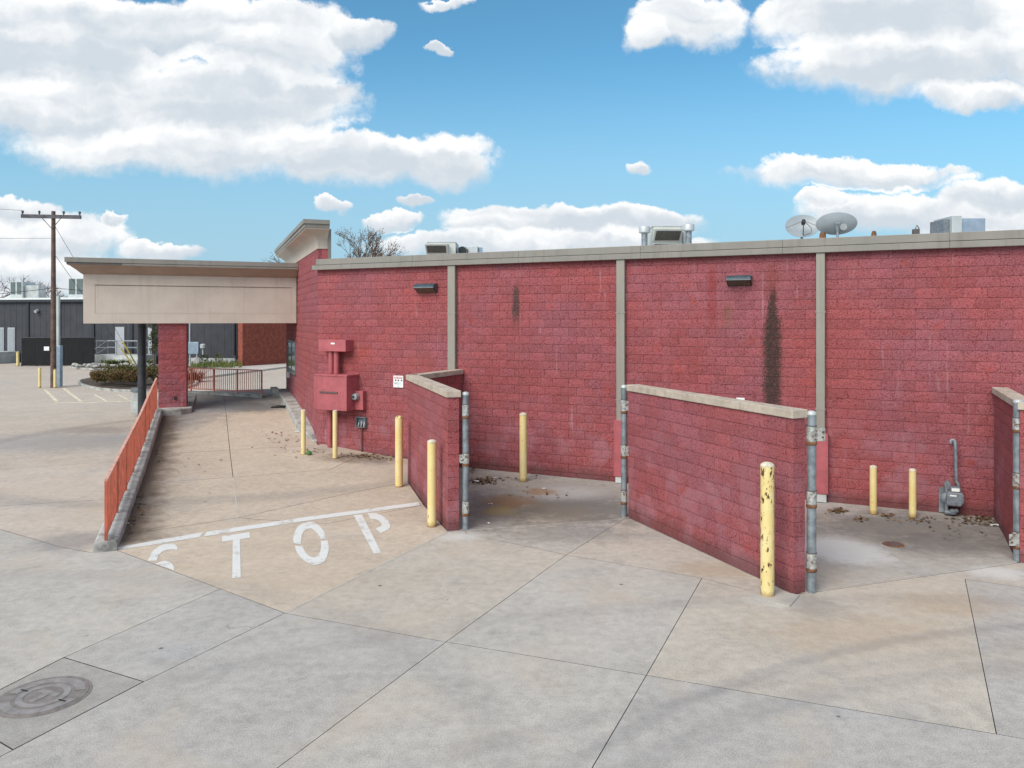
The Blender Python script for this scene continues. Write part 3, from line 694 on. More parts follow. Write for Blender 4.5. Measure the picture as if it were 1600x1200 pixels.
# tower cornice: band, cove and lip, mitred round the front end
FN = -L; LN = -C
prof = [(0.02, 5.74), (0.02, 5.98), (0.07, 6.06), (0.20, 6.17), (0.38, 6.245), (0.38, 6.29), (0.0, 6.29)]
lip = [(0.38, 6.285), (0.41, 6.285), (0.41, 6.37), (0.45, 6.385), (0.45, 6.50), (0.0, 6.50), (0.0, 6.292), (0.38, 6.292)]
kp = K + L*0.0
path = [kp + C*0.26, kp, kp + L*DT]; nor = [FN, FN + LN, LN]
cor = MB().sweep(path, nor, prof).build('cornice', M_STUCCO, bld, smooth=35)
MB().sweep(path, nor, lip).build('cornice_cap', M_FASCIA, cor)
MB().box(kp + C*0.262 + FN*0.05 + Vector((0, 0, 5.44)), C*0.09, L*0.10, Vector((0, 0, 0.86))).build('parapet_downpipe', M_FASCIA, cor)
MB().box(kp + L*0.01 + C*0.0 + Vector((0, 0, 5.79)), C*0.25, L*(DT-0.02), Vector((0, 0, 0.6))).build('cornice_core', M_STUCCO, cor)
# drive-through window
win = MB(); t0, t1, z0, z1 = 6.0, 8.75, 1.86, 2.98
fr = 0.07
for (ta, tb, za, zb) in ((t0, t1, z0, z0+fr), (t0, t1, z1-fr, z1), (t0, t0+fr, z0+fr, z1-fr), (t1-fr, t1, z0+fr, z1-fr), (t0+1.3, t0+1.37, z0+fr, z1-fr)):
    win.box(K + L*ta - C*0.03 + Vector((0, 0, za)), L*(tb-ta), C*0.11, Vector((0, 0, zb-za)))
wo_ = win.build('drive_through_window', M_WINFRAME, bld, bevel=0.004)
for ta, tb in ((t0+fr, t0+1.3), (t0+1.37, t1-fr)):
    MB().box(K + L*ta - C*0.015 + Vector((0, 0, z0+fr)), L*(tb-ta), C*0.02, Vector((0, 0, z1-z0-2*fr))).build('pane', M_GLASS, wo_)
MB().box(K + L*t0 - C*0.07 + Vector((0, 0, z0-0.07)), L*(t1-t0), C*0.2, Vector((0, 0, 0.065))).build('sill', M_WINFRAME, wo_, bevel=0.01)
MB().box(K + L*8.1 - C*0.09 + Vector((0, 0, 1.55)), L*0.25, C*0.1, Vector((0, 0, 0.22))).build('transaction_box', M_WHITE, wo_, bevel=0.01)

# canopy over the lane: pier, column, beam, cove and cap
TC = 13.48
Ac = TW(TC, -2.3); Bc = TW(TC, 4.24); CD = 6.5; Zb, Zt = 3.63, 5.19
cz = lambda z: Vector((0, 0, z))
can = MB().box(Ac + cz(Zb) + L*0.06 + C*0.03, C*(6.54-0.06), L*CD, cz(Zt-Zb)).build('canopy', M_STUCCO, bld)
wl, wr, zl, zh = 0.33, 6.33, 3.95, 4.86
def fr_piece(w0, w1, z0, z1): return MB().box(Ac + C*w0 + cz(z0), C*(w1-w0), L*0.057, cz(z1-z0)).build('stucco_border', M_STUCCO, can)
fr_piece(0, 6.5, zh, Zt); fr_piece(0, 6.5, Zb, zl); fr_piece(0, wl, zl+0.001, zh-0.001); fr_piece(wr, 6.5, zl+0.001, zh-0.001)
MB().box(Ac + C*(wl+0.006) + cz(zl+0.004) + L*0.004, C*(wr-wl-0.010), L*0.05, cz(zh-zl-0.032)).build('stucco_panel', M_STUCCO, can)
MB().box(Ac + cz(Zb) + L*0.058, C*0.028, L*(CD-0.03), cz(Zt-Zb)).build('stucco_return', M_STUCCO, can)
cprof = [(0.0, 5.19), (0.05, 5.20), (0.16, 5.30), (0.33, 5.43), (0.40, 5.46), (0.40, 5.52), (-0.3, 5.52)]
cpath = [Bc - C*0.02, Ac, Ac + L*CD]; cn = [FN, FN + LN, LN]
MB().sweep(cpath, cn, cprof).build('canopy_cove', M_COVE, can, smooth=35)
clip_ = [(0.40, 5.515), (0.45, 5.535), (0.45, 5.68), (-0.3, 5.68), (-0.3, 5.525), (0.395, 5.525)]
MB().sweep(cpath, cn, clip_).build('canopy_cap', M_FASCIA, can)
MB().box(Ac + cz(5.60) + L*0.31 + C*0.31, C*5.9, L*(CD-0.7), cz(0.04)).build('canopy_roof', M_ROOF, can)
w195 = tw(*at(195, 410, 25.0).xy)[1]
MB().box(TW(TC-0.437, w195) + cz(5.462), C*(4.24-w195-0.02), L*0.03, cz(0.058)).build('drip_trim', M_FASCIA, can)
MB().box(TW(TC-0.430, -2.3-0.40) + cz(5.465), C*(w195+2.3+0.39), L*0.02, cz(0.05)).build('drip_trim', M_FASCIAD, can)
# pier
PT, PW0, PW1, PDp = 13.60, -0.155, 0.695, 1.5
pp = TW(PT, PW0)
pier = MB().box(pp + L*0.013 + C*0.013 + cz(0.3), C*(PW1-PW0-0.026), L*PDp, cz(3.36)).build('pier', M_MORTAR, bld)
zp = zlines(3.648, 0.62)
lay(pier, pp, math.atan2(C.y, C.x), cells(PW1-PW0, zp, 0.425, []), 0.2, False, M_BLOCK2)
lay(pier, TW(PT+0.205, PW1), math.atan2(L.y, L.x), cells(1.3, zp, 0.2, []), 0.2, False, M_BLOCK2)
MB().tube([TW(PT-0.03, 0.36) + cz(1.16), TW(PT+0.02, 0.36) + cz(1.16)], 0.055, 12).build('drain_hole', M_BLACK, pier)
# black steel column left of the pier
cc = at(222, 600, 29.5); cc.z = 0
colm = MB().tube([cc, cc + cz(Zb+0.02)], 0.155, 14).build('steel_column', M_DARKMETAL, bld, smooth=40)
for zz in (1.15, 1.95, 3.42): MB().lathe(cc + cz(zz), [(0.157, 0), (0.178, 0.005), (0.178, 0.05), (0.157, 0.055)], 14).build('band', M_DARKMETAL, colm)
# ------------------------------------------------------------------ kerbs
def kz(t):
    P_ = [(-1, .15), (0, .15), (6.74, .46), (12.6, .90), (30, .90)]
    for (a, za), (b, zb) in zip(P_, P_[1:]):
        if t <= b: return za + (zb-za)*(t-a)/(b-a)
ts = [0, 1.5, 3, 4.5, 6, 7.5, 9, 10.5, 12, 12.95]
mb = MB()
for i, t in enumerate(ts):
    for w, z in ((-0.34, -0.1), (0.0, -0.1), (0.0, kz(t)-0.02), (-0.025, kz(t)), (-0.31, kz(t)), (-0.34, kz(t)-0.02)):
        mb.v.append(TW(t, w) + cz(z))
for i in range(len(ts)-1):
    for k in range(6): a, b = i*6+k, i*6+(k+1) % 6; mb.f.append((a, b, b+6, a+6))
mb.f.append(tuple(range(6))); mb.f.append(tuple((len(ts)-1)*6+k for k in range(6)))
mb.build('lane_kerb', M_KERB, kind='structure')
isl = MB().prism([(TW(t, w).x, TW(t, w).y) for t, w in ((12.96, -0.34), (12.96, 0.55), (13.3, 0.86), (18.6, 0.95), (18.6, -0.34))], -0.1, 0.865)
isl.build('pier_island', M_KERB, kind='structure', bevel=0.02)
# kerb along the drive-through wall, tapering down at the corner
mb = MB(); ts = [0.25, 0.9, 1.8, 3, 4.5, 6, 7.5, 9.2]
for t in ts:
    q = K + L*t; h = g(*(q - C*0.4).xy) + min(0.20, 0.02 + 0.22*(t-0.25)/1.2); wd = 0.10 + 0.28*min(1, (t-0.25)/1.5)
    for o_, z in ((0.02, -0.1), (-wd, -0.1), (-wd, h-0.02), (-wd+0.025, h), (0.02, h)): mb.v.append(q + C*(o_-0.012) + cz(z))
for i in range(len(ts)-1):
    for k in range(5): a, b = i*5+k, i*5+(k+1) % 5; mb.f.append((a, b, b+5, a+5))
mb.f.append(tuple(range(5))); mb.f.append(tuple((len(ts)-1)*5+k for k in range(5)))
mb.build('wall_kerb', M_KERB, kind='structure')
q = K + L*8.3 - C*0.62
MB().box(q + cz(0.5), C*0.26, L*1.1, cz(0.62)).build('kerb_stop', M_KERB, kind='structure', bevel=0.03)
fa, fb = gp(300, 612, 0.93), gp(406, 617, 0.93); fe = (fb-fa).normalized(); fnm = Vector((-fe.y, fe.x, 0)); fa = fa - fe*1.3
MB().box(Vector((fa.x, fa.y, 0.3)) - fnm*0.05, fe*((fb-fa).length+0.15), fnm*0.3, cz(0.64)).build('crest_kerb', M_KERB, kind='structure', bevel=0.02)

# ------------------------------------------------------------------ railings
def railing(label, pts, H, step, post_step, group, mat=M_RAIL, top=M_RAILTOP):
    root = thing('steel_railing', label, 'railing', pts[0], group)
    def zat(d_):
        for a, b in zip(pts, pts[1:]):
            l_ = (b-a).xy.length
            if d_ <= l_ + 1e-6: return a + (b-a)*(d_/l_)
            d_ -= l_
        return pts[-1]
    tot = sum((b-a).xy.length for a, b in zip(pts, pts[1:]))
    dr = (pts[-1]-pts[0]); dr.z = 0; dr.normalize(); nr = Vector((-dr.y, dr.x, 0))
    n = max(1, round(tot/post_step))
    prof_ = [zat(tot*i/12) for i in range(13)]
    def rail_bar(zoff, hw, hh, name, m):
        b_ = MB()
        for p in prof_:
            for a_, c_ in ((-hw, -hh), (hw, -hh), (hw, hh), (-hw, hh)): b_.v.append(p + nr*a_ + cz(zoff + c_))
        for i in range(12):
            for k in range(4): q0, q1 = i*4+k, i*4+(k+1) % 4; b_.f.append((q0, q1, q1+4, q0+4))
        b_.f.append((0, 1, 2, 3)); b_.f.append((48, 49, 50, 51)); b_.build(name, m, root)
    rail_bar(H-0.02, 0.026, 0.02, 'top_rail', top); rail_bar(0.10, 0.018, 0.018, 'bottom_rail', mat)
    pm = MB().cbox((0, 0, 0), 0.045, 0.045, H-0.042, math.atan2(dr.y, dr.x)); km = MB().cbox((0, 0, 0.12), 0.017, 0.017, H-0.162, math.atan2(dr.y, dr.x))
    pme = kme = None
    for i in range(n+1):
        p = zat(tot*i/n)
        if pme is None: pme = pm.build('post', mat, root, org=p*0); pme.location = p - ORG[root.name]; pme = pme.data
        else: copy_obj(pme, 'post', root, p)
    m = round(tot/step)
    for i in range(1, m):
        p = zat(tot*i/m)
        if kme is None: kme = km.build('picket', mat, root, org=p*0); kme.location = p - ORG[root.name]; kme = kme.data
        else: copy_obj(kme, 'picket', root, p)
railing('long orange-red picket railing climbing the kerb beside the drive-through ramp', [TW(t, -0.17) + cz(kz(t)) for t in (0.12, 3, 6.74, 10, 12.9)], 1.0, 0.105, 1.55, None)
railing('short red picket railing at the far end of the lane under the canopy', [Vector((fa.x, fa.y, .935)) + fnm*0.1, Vector((fb.x, fb.y, .935)) + fnm*0.1], 0.93, 0.102, 1.08, None, M_RAILFAR, M_RAILFAR)

# ------------------------------------------------------------------ enclosure walls
def block_wall(label, A, B, top, rough, mat, cope_ext=(0.03, 0.03), capt=0.12, zbot=-0.1, side=1, phase=0.2):
    A = Vector((A.x, A.y, 0)); B = Vector((B.x, B.y, 0)); dv = (B-A).normalized(); ln = (B-A).length; ang = math.atan2(dv.y, dv.x); nv = Vector((-dv.y, dv.x, 0)); D = 0.20
    root = thing('enclosure_wall', label, 'block wall', A)
    co = MB().box(A + dv*0.013 + nv*0.013 + cz(zbot), dv*(ln-0.026), nv*(D-0.026), cz(top-zbot-0.005)).build('mortar_core', M_MORTAR, root)
    lay(co, A, ang, cells(ln, zlines(top, zbot+0.03), phase, []), D, True, mat, rough)
    x = -cope_ext[0]; n = max(1, round((ln+sum(cope_ext))/1.22)); st = (ln+sum(cope_ext))/n
    for i in range(n):
        MB().box(A + dv*(x+0.003) - nv*0.035 + cz(top+0.004), dv*(st-0.006), nv*(D+0.07), cz(capt)).build('coping_stone', M_COPE, root, bevel=0.012); x += st
    return root, A, B, dv, nv
C1 = gp(637, 752); Nr = gp(700, 830)
block_wall('angled red block wall in front of the small white wall sign', C1, Nr, 2.37, 0.6, M_BLOCK2, cope_ext=(0.05, 0.03))
rl0 = C1 + E*0.21 + NI*0.02; rlen = (K - rl0).dot(NI)
block_wall('short red return wall from the rear wall to the leftmost angled enclosure wall', rl0, rl0 + NI*(rlen-0.03), 2.37, 0.25, M_BLOCK2, cope_ext=(0.0, 0.0))
w2a, w2b = gp(982, 808.5), gp(1240, 928.5)
block_wall('long freestanding red block wall behind the rust-scarred yellow bollard', w2a, w2b, 2.40, 0.6, M_BLOCK2, cope_ext=(0.03, 0.02))
q0 = WP(ws(1552.5), 0, 0.03); q1 = gp(1588, 879)
block_wall('red block wall at the right edge beside the gas meter', q0, q0 - NI*2.95, 2.36, 0.25, M_BLOCK2, cope_ext=(0.0, 0.03))

# ------------------------------------------------------------------ bollards
def bollard(pxx, top, bot, r, label, wear):
    p = gp(pxx, bot-1); rr = r/F*p.y; h = (bot-top)/F*p.y
    root = thing('bollard', label, 'bollard', p, 'yellow pipe bollards')
    pipe = MB().lathe(p + cz(-0.02), [(rr, 0), (rr, h-rr*0.35)], 20).build('pipe', M_YELLOW, root, smooth=40); pipe.color = (wear, 0, 0, 1)
    zc = h-rr*0.35-0.02
    MB().lathe(p + cz(zc), [(rr*1.03, -0.012), (rr*1.03, 0.004), (rr*0.92, rr*0.22), (rr*0.6, rr*0.42), (rr*0.1, rr*0.52)], 20).build('cap', M_CAPCONC if wear > 0.0 else M_YELLOW, root, smooth=50)
    MB().lathe(p + cz(-0.01), [(rr*1.10, 0), (rr*1.06, 0.018), (rr*0.9, 0.022)], 20).build('rust_ring', M_RUST, root)
for a in [(474, 640, 711, 3.6, 'slim yellow bollard by the drive-through corner, left of the electrical cabinet', 0.1),
          (523.5, 641, 717, 3.7, 'slim yellow bollard right below the red electrical cabinet', 0.15),
          (623.5, 650, 761, 6.1, 'yellow bollard under the white wall sign', 0.0),
          (675, 687, 823, 7.3, 'yellow bollard just in front of the angled wall beside the word STOP', 0.35),
          (817.5, 645, 753, 5.8, 'yellow bollard alone against the rear wall inside the left enclosure', 0.05),
          (1199, 722, 932, 10.4, 'tallest yellow bollard with peeling paint and rust patches', 0.68),
          (1364.5, 727, 804, 5.3, 'short yellow bollard in the right enclosure, farther from the gas meter', 0.05),
          (1426, 732, 809, 5.4, 'short yellow bollard in the right enclosure, nearer the gas meter', 0.05)]: bollard(*a)
q = gp(1199, 933); MB().cbox((q.x+0.06, q.y+0.02, 0.002), 0.62, 0.5, 0.012, R(-35)).build('bollard_footing', M_CONC, kind='structure').color = (0.47, 0.41, 0.35, 1)

# ------------------------------------------------------------------ gate posts
def gatepost(pxx, top, bot, r, label, collars, side):
    p = gp(pxx, bot-2, 0.0); rr = r/F*p.y; sc = p.y/F; h = (bot-top)*sc
    root = thing('gate_post', label, 'gate post', p, 'galvanised gate posts')
    MB().lathe(p + cz(-0.03), [(rr, 0), (rr, h+0.0)], 18).build('pipe', M_GALV, root, smooth=40)
    MB().lathe(p + cz(h-0.035), [(rr*1.05, 0), (rr*1.05, 0.03), (rr*0.8, 0.05), (rr*0.2, 0.058)], 18).build('cap', M_GREYMETAL, root, smooth=50)
    for k, (ct, cb, tab) in enumerate(collars):
        z1, z0 = CH-(ct-HZ)*sc, CH-(cb-HZ)*sc
        sl = MB().lathe(p + cz(z0+0.05), [(rr*1.10, 0), (rr*1.10, z1-z0-0.05)], 18).build('hinge_sleeve', M_HINGE, root, smooth=40)
        MB().lathe(p + cz(z0), [(rr*1.08, 0), (rr*1.16, 0.01), (rr*1.16, 0.04), (rr*1.08, 0.049)], 18).build('rust_collar', M_RUST, root, smooth=40)
        MB().lathe(p + cz(z1), [(rr*1.13, 0), (rr*1.13, 0.014)], 18).build('weld_ring', M_FASCIAD, sl)
        if tab:
            x0 = rr*0.6 if tab > 0 else -rr*0.6-0.13
            pl = MB().box(p + Vector((x0, -rr*0.9, z0+0.06)), (0.13, 0, 0), (0, 0.012, 0), (0, 0, z1-z0-0.08)).build('hinge_plate', M_HINGE, root)
            for zz in (0.3, 0.7): MB().tube([p + Vector((x0+0.065+0.03*tab, -rr*0.9-0.012, z0+0.06+zz*(z1-z0-0.08))), p + Vector((x0+0.065+0.03*tab, -rr*0.9, z0+0.06+zz*(z1-z0-0.08)))], 0.014, 8).build('bolt', M_RUST, pl)
gatepost(727.5, 616, 829, 5.0, 'grey gate post standing at the end of the angled wall next to STOP', [(632, 654, 0), (708, 728, -1), (783, 806, 0)], -1)
gatepost(975, 605, 809, 4.7, 'grey gate post at the left end of the long freestanding wall', [(625, 646, 1), (695, 716, 1), (766, 788, 0)], 1)
gatepost(1268, 646, 927, 7.0, 'grey gate post at the right end of the long freestanding wall', [(666, 695, 1), (767, 793, 0), (864, 893, 0)], 1)
gatepost(1590.5, 628, 878, 6.6, 'grey gate post at the right edge of the photo in front of the last wall', [(653, 676, 1), (739, 764, 0), (831, 857, -1)], -1)

# ------------------------------------------------------------------ electrical gear on the rear wall
def wall_thing(name, label, cat, s, z, group=None): return thing(name, label, cat, WP(s, z), group)
def wallbox(name, mat, root, pa, pb, ya, yb, o0, o1, bevel=0.008):
    mid = (pa+pb)/2
    return MB().wbox(ws(pa, o1), ws(pb, o1), wz(mid, yb, o1), wz(mid, ya, o1), o0, o1).build(name, mat, root, bevel=bevel)
e1 = wall_thing('electrical_cabinet', 'red painted electrical cabinet with wireway box above and pipes on the corner of the wall', 'electrical cabinet', ws(520), 0.4)
bx = wallbox('cabinet_body', M_REDPAINT, e1, 490.5, 541.5, 588, 641, 0.0, 0.52)
wallbox('cabinet_lid', M_REDPAINT, e1, 490, 542, 585.5, 588, 0.0, 0.535)
MB().wbox(ws(499.5, .53), ws(527.5, .53), wz(513, 614, .53), wz(513, 612, .53), 0.521, 0.55).build('handle_bar', M_FASCIAD, bx)
ub = wallbox('wireway_box', M_REDPAINT, e1, 497.5, 540, 531, 549, 0.0, 0.34)
MB().wbox(ws(517, .342), ws(523, .342), wz(520, 538, .342), wz(520, 535.5, .342), 0.341, 0.346).build('label_plate', M_WHITE, ub)
for xa in (517.5, 525.7):
    s_ = ws(xa, .2); pl = MB().tube([WP(s_, wz(xa, 588, .2), .2), WP(s_, wz(xa, 548, .2), .2)], 0.075, 14).build('conduit', M_REDPAINT, e1, smooth=40)
    MB().lathe(WP(s_, wz(xa, 583, .2), .2), [(0.082, 0), (0.082, 0.02)], 14).build('coupling', M_REDPAINT, pl)
s_ = ws(515.5, .2); pl = MB().tube([WP(s_, 0.15, .2), WP(s_, wz(515, 640, .2), .2)], 0.068, 14).build('riser_pipe', M_REDPAINT, e1, smooth=40)
MB().lathe(WP(s_, wz(515, 675, .2), .2), [(0.075, 0), (0.075, 0.02)], 14).build('coupling', M_REDPAINT, pl)
e2 = wall_thing('electric_meter', 'small red meter socket box with a round glass meter', 'electric meter', ws(561), 1.3)
wallbox('socket_box', M_REDPAINT, e2, 552.5, 567, 611, 640.5, 0.0, 0.16)
mc = WP(ws(557.5, .16), wz(558, 619.5, .16), .162)
mtr = MB().tube([mc, mc - NI*0.05, mc - NI*0.12, mc - NI*0.135], [0.095, 0.095, 0.085, 0.05], 18).build('meter_dome', M_DISH, e2, smooth=35)
MB().tube([mc - NI*0.134 + E*-0.01, mc - NI*0.139 + E*-0.01], 0.033, 12).build('dial', M_BLACK, mtr)
e3 = wall_thing('junction_box', 'open grey junction box with loose wires and a thin conduit', 'junction box', ws(563), 0.6)
jb = MB(); sa, sb = ws(556, .1), ws(570.5, .1); za, zb = wz(563, 668, .1), wz(563, 652, .1)
jb.wbox(sa, sb, za, zb, 0.0, 0.02); jb.wbox(sa, sa+0.015, za, zb, 0.02, 0.1); jb.wbox(sb-0.015, sb, za, zb, 0.02, 0.1); jb.wbox(sa+.015, sb-.015, za, za+0.015, 0.02, 0.1); jb.wbox(sa+.015, sb-.015, zb-0.015, zb, 0.02, 0.1)
jb.build('box', M_GASGREY, e3)
for k in range(5):
    x = sa+0.05+k*0.045; MB().tube([WP(x, za+0.02, .05), WP(x+0.02, za+0.12+0.02*(k % 3), .07), WP(x+0.03, za+0.07, .09), WP(x+0.005, za+0.03, .08)], 0.008, 6).build('wire', M_WIRE if k % 2 else M_WHITE, e3)
MB().tube([WP((sa+sb)/2, 0.08, .05), WP((sa+sb)/2, za, .05)], 0.018, 8).build('conduit', M_FASCIAD, e3, smooth=40)
# signs
def sign(label, pa, pb, ya, yb, off):
    r_ = wall_thing('wall_sign', label, 'sign', ws(pa), wz((pa+pb)/2, yb))
    s0, s1, z0, z1 = ws(pa, off), ws(pb, off), wz((pa+pb)/2, yb, off), wz((pa+pb)/2, ya, off)
    MB().wbox(s0, s1, z0, z1, off-0.006, off).build('plate', M_WHITE, r_, bevel=0.02)
    return r_, s0, s1, z0, z1
def text(body, size, s, z, off, mat, parent, name='lettering'):
    cu = bpy.data.curves.new(name, 'FONT'); cu.body = body; cu.size = size; cu.extrude = 0.0008
    to = bpy.data.objects.new(name, cu); COL.objects.link(to)
    bpy.context.view_layer.update(); dg = bpy.context.evaluated_depsgraph_get(); me = bpy.data.meshes.new_from_object(to.evaluated_get(dg))
    bpy.data.objects.remove(to); bpy.data.curves.remove(cu)
    p0 = WP(s, z, off); o0 = ORG[parent.name]
    for v in me.vertices: q = p0 + E*v.co.x + cz(v.co.y) - NI*(v.co.z) - o0; v.co = q
    me.materials.clear(); me.materials.append(mat)
    return link(bpy.data.objects.new(name, me), parent, o0)
sg, s0, s1, z0, z1 = sign('small white notice sign with red header on the rear wall', 614.5, 630, 587, 605.5, 0.03)
w_, h_ = s1-s0, z1-z0
MB().wbox(s0+w_*0.08, s1-w_*0.08, z1-h_*0.24, z1-h_*0.10, 0.0301, 0.0325).build('red_header', M_SIGNRED, sg)
for fx0, fx1 in ((0.13, 0.43), (0.50, 0.87)): MB().wbox(s0+w_*fx0, s0+w_*fx1, z1-h_*0.19, z1-h_*0.14, 0.0326, 0.034).build('header_mark', M_WHITE, sg)
for fx in (0.18, 0.45, 0.76): MB().wbox(s0+w_*fx, s0+w_*(fx+0.13), z1-h_*0.46, z1-h_*0.33, 0.0301, 0.0325).build('pictogram', M_SIGNBLK, sg)
text('NO', h_*0.24, s0+w_*0.11, z1-h_*0.73, 0.0315, M_SIGNBLK, sg)
for k in range(3): MB().wbox(s0+w_*0.45, s0+w_*(0.85-0.08*(k % 2)), z1-h_*(0.60+k*0.07), z1-h_*(0.565+k*0.07), 0.0301, 0.0325).build('print_line', M_SIGNGRN, sg)
MB().wbox(s0+w_*0.48, s0+w_*0.52, z0+h_*0.05, z0+h_*0.14, 0.0301, 0.0325).build('small_mark', M_SIGNBLK, sg)
sg2, s0, s1, z0, z1 = sign('white sign on the rear wall just peeking over the long freestanding wall', 1150.5, 1163.5, 621.5, 640, 0.03)
w_, h_ = s1-s0, z1-z0
text('NO', h_*0.28, s0+w_*0.42, z1-h_*0.36, 0.0315, M_SIGNBLK, sg2)
# wall-pack lamps
def wallpack(label, pa, pb, ya, yb):
    s0, s1 = ws(pa, .2), ws(pb, .2); zt, zb = wz((pa+pb)/2, ya, .2), wz((pa+pb)/2, yb, .2); h = zt-zb
    r_ = thing('wall_pack_lamp', label, 'wall lamp', WP((s0+s1)/2, zb), 'wall-pack lamps on the rear wall')
    prof_ = [(0.0, zb), (0.0, zt), (0.16, zt), (0.24, zt-h*0.25), (0.24, zt-h*0.42)]
    mb = MB()
    for s in (s0, s1):
        for o_, z in prof_: mb.v.append(WP(s, z, o_))
    mb.f = [(0, 1, 2, 3, 4), (9, 8, 7, 6, 5)] + [(k, (k+1) % 5, 5+(k+1) % 5, 5+k) for k in range(4)]
    mb.build('housing', M_LAMP, r_, bevel=0.01)
    mb = MB().add([WP(s0+.02, zb+.003, 0.01), WP(s1-.02, zb+.003, 0.01), WP(s1-.02, zt-h*.42, .238), WP(s0+.02, zt-h*.42, .238), WP(s0+.02, zb+.03, 0.01), WP(s1-.02, zb+.03, 0.01), WP(s1-.02, zt-h*.36, .232), WP(s0+.02, zt-h*.36, .232)],
                  [(0, 1, 2, 3), (4, 5, 6, 7), (0, 1, 5, 4), (1, 2, 6, 5), (2, 3, 7, 6), (3, 0, 4, 7)])
    mb.build('lens', M_LENS, r_)
    MB().wbox(s0-.004, s1+.004, zt-h*.46, zt-h*.36, 0.20, 0.25).build('rim', M_GASGREY, r_)
wallpack('dark wall lamp left of the leftmost downspout', 647, 678, 443, 458)
wallpack('dark wall lamp beside the black stain streak', 1135, 1173, 430, 447)
# gas meter
gr = wall_thing('gas_meter', 'grey gas meter with riser pipe in the corner of the right enclosure', 'gas meter', ws(1485), 0.0)
wp = lambda p_, y_, o_: WP(ws(p_, o_), wz(p_, y_, o_), o_)
MB().tube([wp(1489, 690, .0), wp(1489, 690, .08), wp(1492.5, 691, .13), wp(1493, 697, .15), wp(1494, 752, .2), wp(1497, 756, .2), wp(1498, 764, .2)], 0.030, 12).build('riser_pipe', M_GASGREY, gr, smooth=50)
MB().tube([wp(1489, 690, .0), wp(1489, 690, .02)], 0.055, 16).build('wall_flange', M_DISH, gr)
MB().lathe(wp(1493.3, 705, .155), [(0.037, 0), (0.037, 0.035)], 12).build('coupling', M_GASGREY, gr)
MB().wbox(ws(1467, .06), ws(1480, .06), 0.02, wz(1473, 762, .06), 0.01, 0.05).build('back_plate', M_GALV, gr)
c0 = wp(1492, 790, .27)
body = MB(); ang = math.atan2(E.y, E.x)
pr = [(-.13, .0), (.10, .0), (.15, .08), (.15, .20), (.12, .27), (-.12, .27), (-.15, .20), (-.15, .06)]
for o_ in (0.10, -0.08):
    for a_, b_ in pr: body.v.append(c0 + E*a_ + cz(b_) - NI*o_)
body.f = [tuple(range(8)), tuple(range(15, 7, -1))] + [(k, (k+1) % 8, 8+(k+1) % 8, 8+k) for k in range(8)]
bd = body.build('meter_body', M_GASGREY, gr, bevel=0.03)
MB().box(c0 + E*-.08 + cz(.27) + NI*.06, E*.17, -NI*.15, cz(.09)).build('index_head', M_GASGREY, gr, bevel=0.015)
MB().box(c0 + E*-.06 + cz(.285) - NI*.091, E*.13, -NI*.004, cz(.06)).build('index_plate', M_WHITE, gr)
MB().box(c0 + E*-.09 + cz(.19) - NI*.102, E*.11, -NI*.004, cz(.03)).build('serial_plate', M_WHITE, gr)
rg = wp(1478.5, 778, .2)
MB().tube([rg - NI*.06, rg - NI*.03, rg + NI*.03, rg + NI*.05], [0.05, .10, .10, .04], 16).build('regulator', M_GASGREY, gr, smooth=40)
MB().tube([wp(1479, 800, .2), wp(1478.5, 760, .2), wp(1478, 755, .2), wp(1480, 752, .2), wp(1482.5, 755, .2), wp(1482.5, 764, .2)], 0.034, 10).build('vent_loop', M_GALV, gr, smooth=50)
MB().tube([wp(1476, 800, .22), wp(1485, 801, .22), wp(1497, 797, .22)], 0.045, 12).build('inlet_pipe', M_GASGREY, gr, smooth=50)
MB().lathe(wp(1489, 803, .22), [(0.06, 0), (0.065, 0.06), (0.04, 0.10)], 12).build('valve', M_GASGREY, gr)

# ------------------------------------------------------------------ painted markings (unpainted pixels of the photo -> strips on the paving)
def strip(name, left, right, mat, label, closed=False, step=0.25, sc=2.807, o0=(150, 740), cat='road marking', lift=0.005, direct=False, kind='structure', parent=None):
    cv = (lambda q: gp(*q)) if direct else (lambda q: gp(o0[0]+q[0]/sc, o0[1]+q[1]/sc))
    def cr(P_):
        if len(P_) < 4: return P_
        o_ = []; Q = [P_[0]] + list(P_) + [P_[-1]]
        for i in range(1, len(Q)-2):
            for k in range(5):
                u_ = k/5; o_.append(tuple(.5*(2*Q[i][j] + (Q[i+1][j]-Q[i-1][j])*u_ + (2*Q[i-1][j]-5*Q[i][j]+4*Q[i+1][j]-Q[i+2][j])*u_**2 + (3*Q[i][j]-Q[i-1][j]-3*Q[i+1][j]+Q[i+2][j])*u_**3) for j in (0, 1)))
        return o_ + [P_[-1]]
    Lp = [cv(q) for q in cr(left)]; Rp = [cv(q) for q in cr(right)]; mb = MB()
    rows = []
    for i in range(len(Lp)-1):
        n = max(1, math.ceil(max((Lp[i+1]-Lp[i]).length, (Rp[i+1]-Rp[i]).length)/step))
        for k in range(n + (1 if i == len(Lp)-2 else 0)): rows.append((Lp[i].lerp(Lp[i+1], k/n), Rp[i].lerp(Rp[i+1], k/n)))
    for a, b in rows:
        n = 2
        for k in range(3):
            q = a.lerp(b, k/2); mb.v.append(Vector((q.x, q.y, g(q.x, q.y) + lift)))
    for i in range(len(rows)-1):
        for k in range(2): a = i*3+k; mb.f.append((a, a+1, a+4, a+3))
    o = mb.build(name, mat, parent, fix=False)
    for p in o.data.polygons:
        pass
    bm = bmesh.new(); bm.from_mesh(o.data); bmesh.ops.recalc_face_normals(bm, faces=bm.faces)
    if sum(f.normal.z for f in bm.faces) < 0: bmesh.ops.reverse_faces(bm, faces=bm.faces)
    bm.to_mesh(o.data); bm.free()
    return o
mk = thing('painted_stop_word', 'worn white stencilled word STOP painted on the paving', 'road marking', px(430, 850))
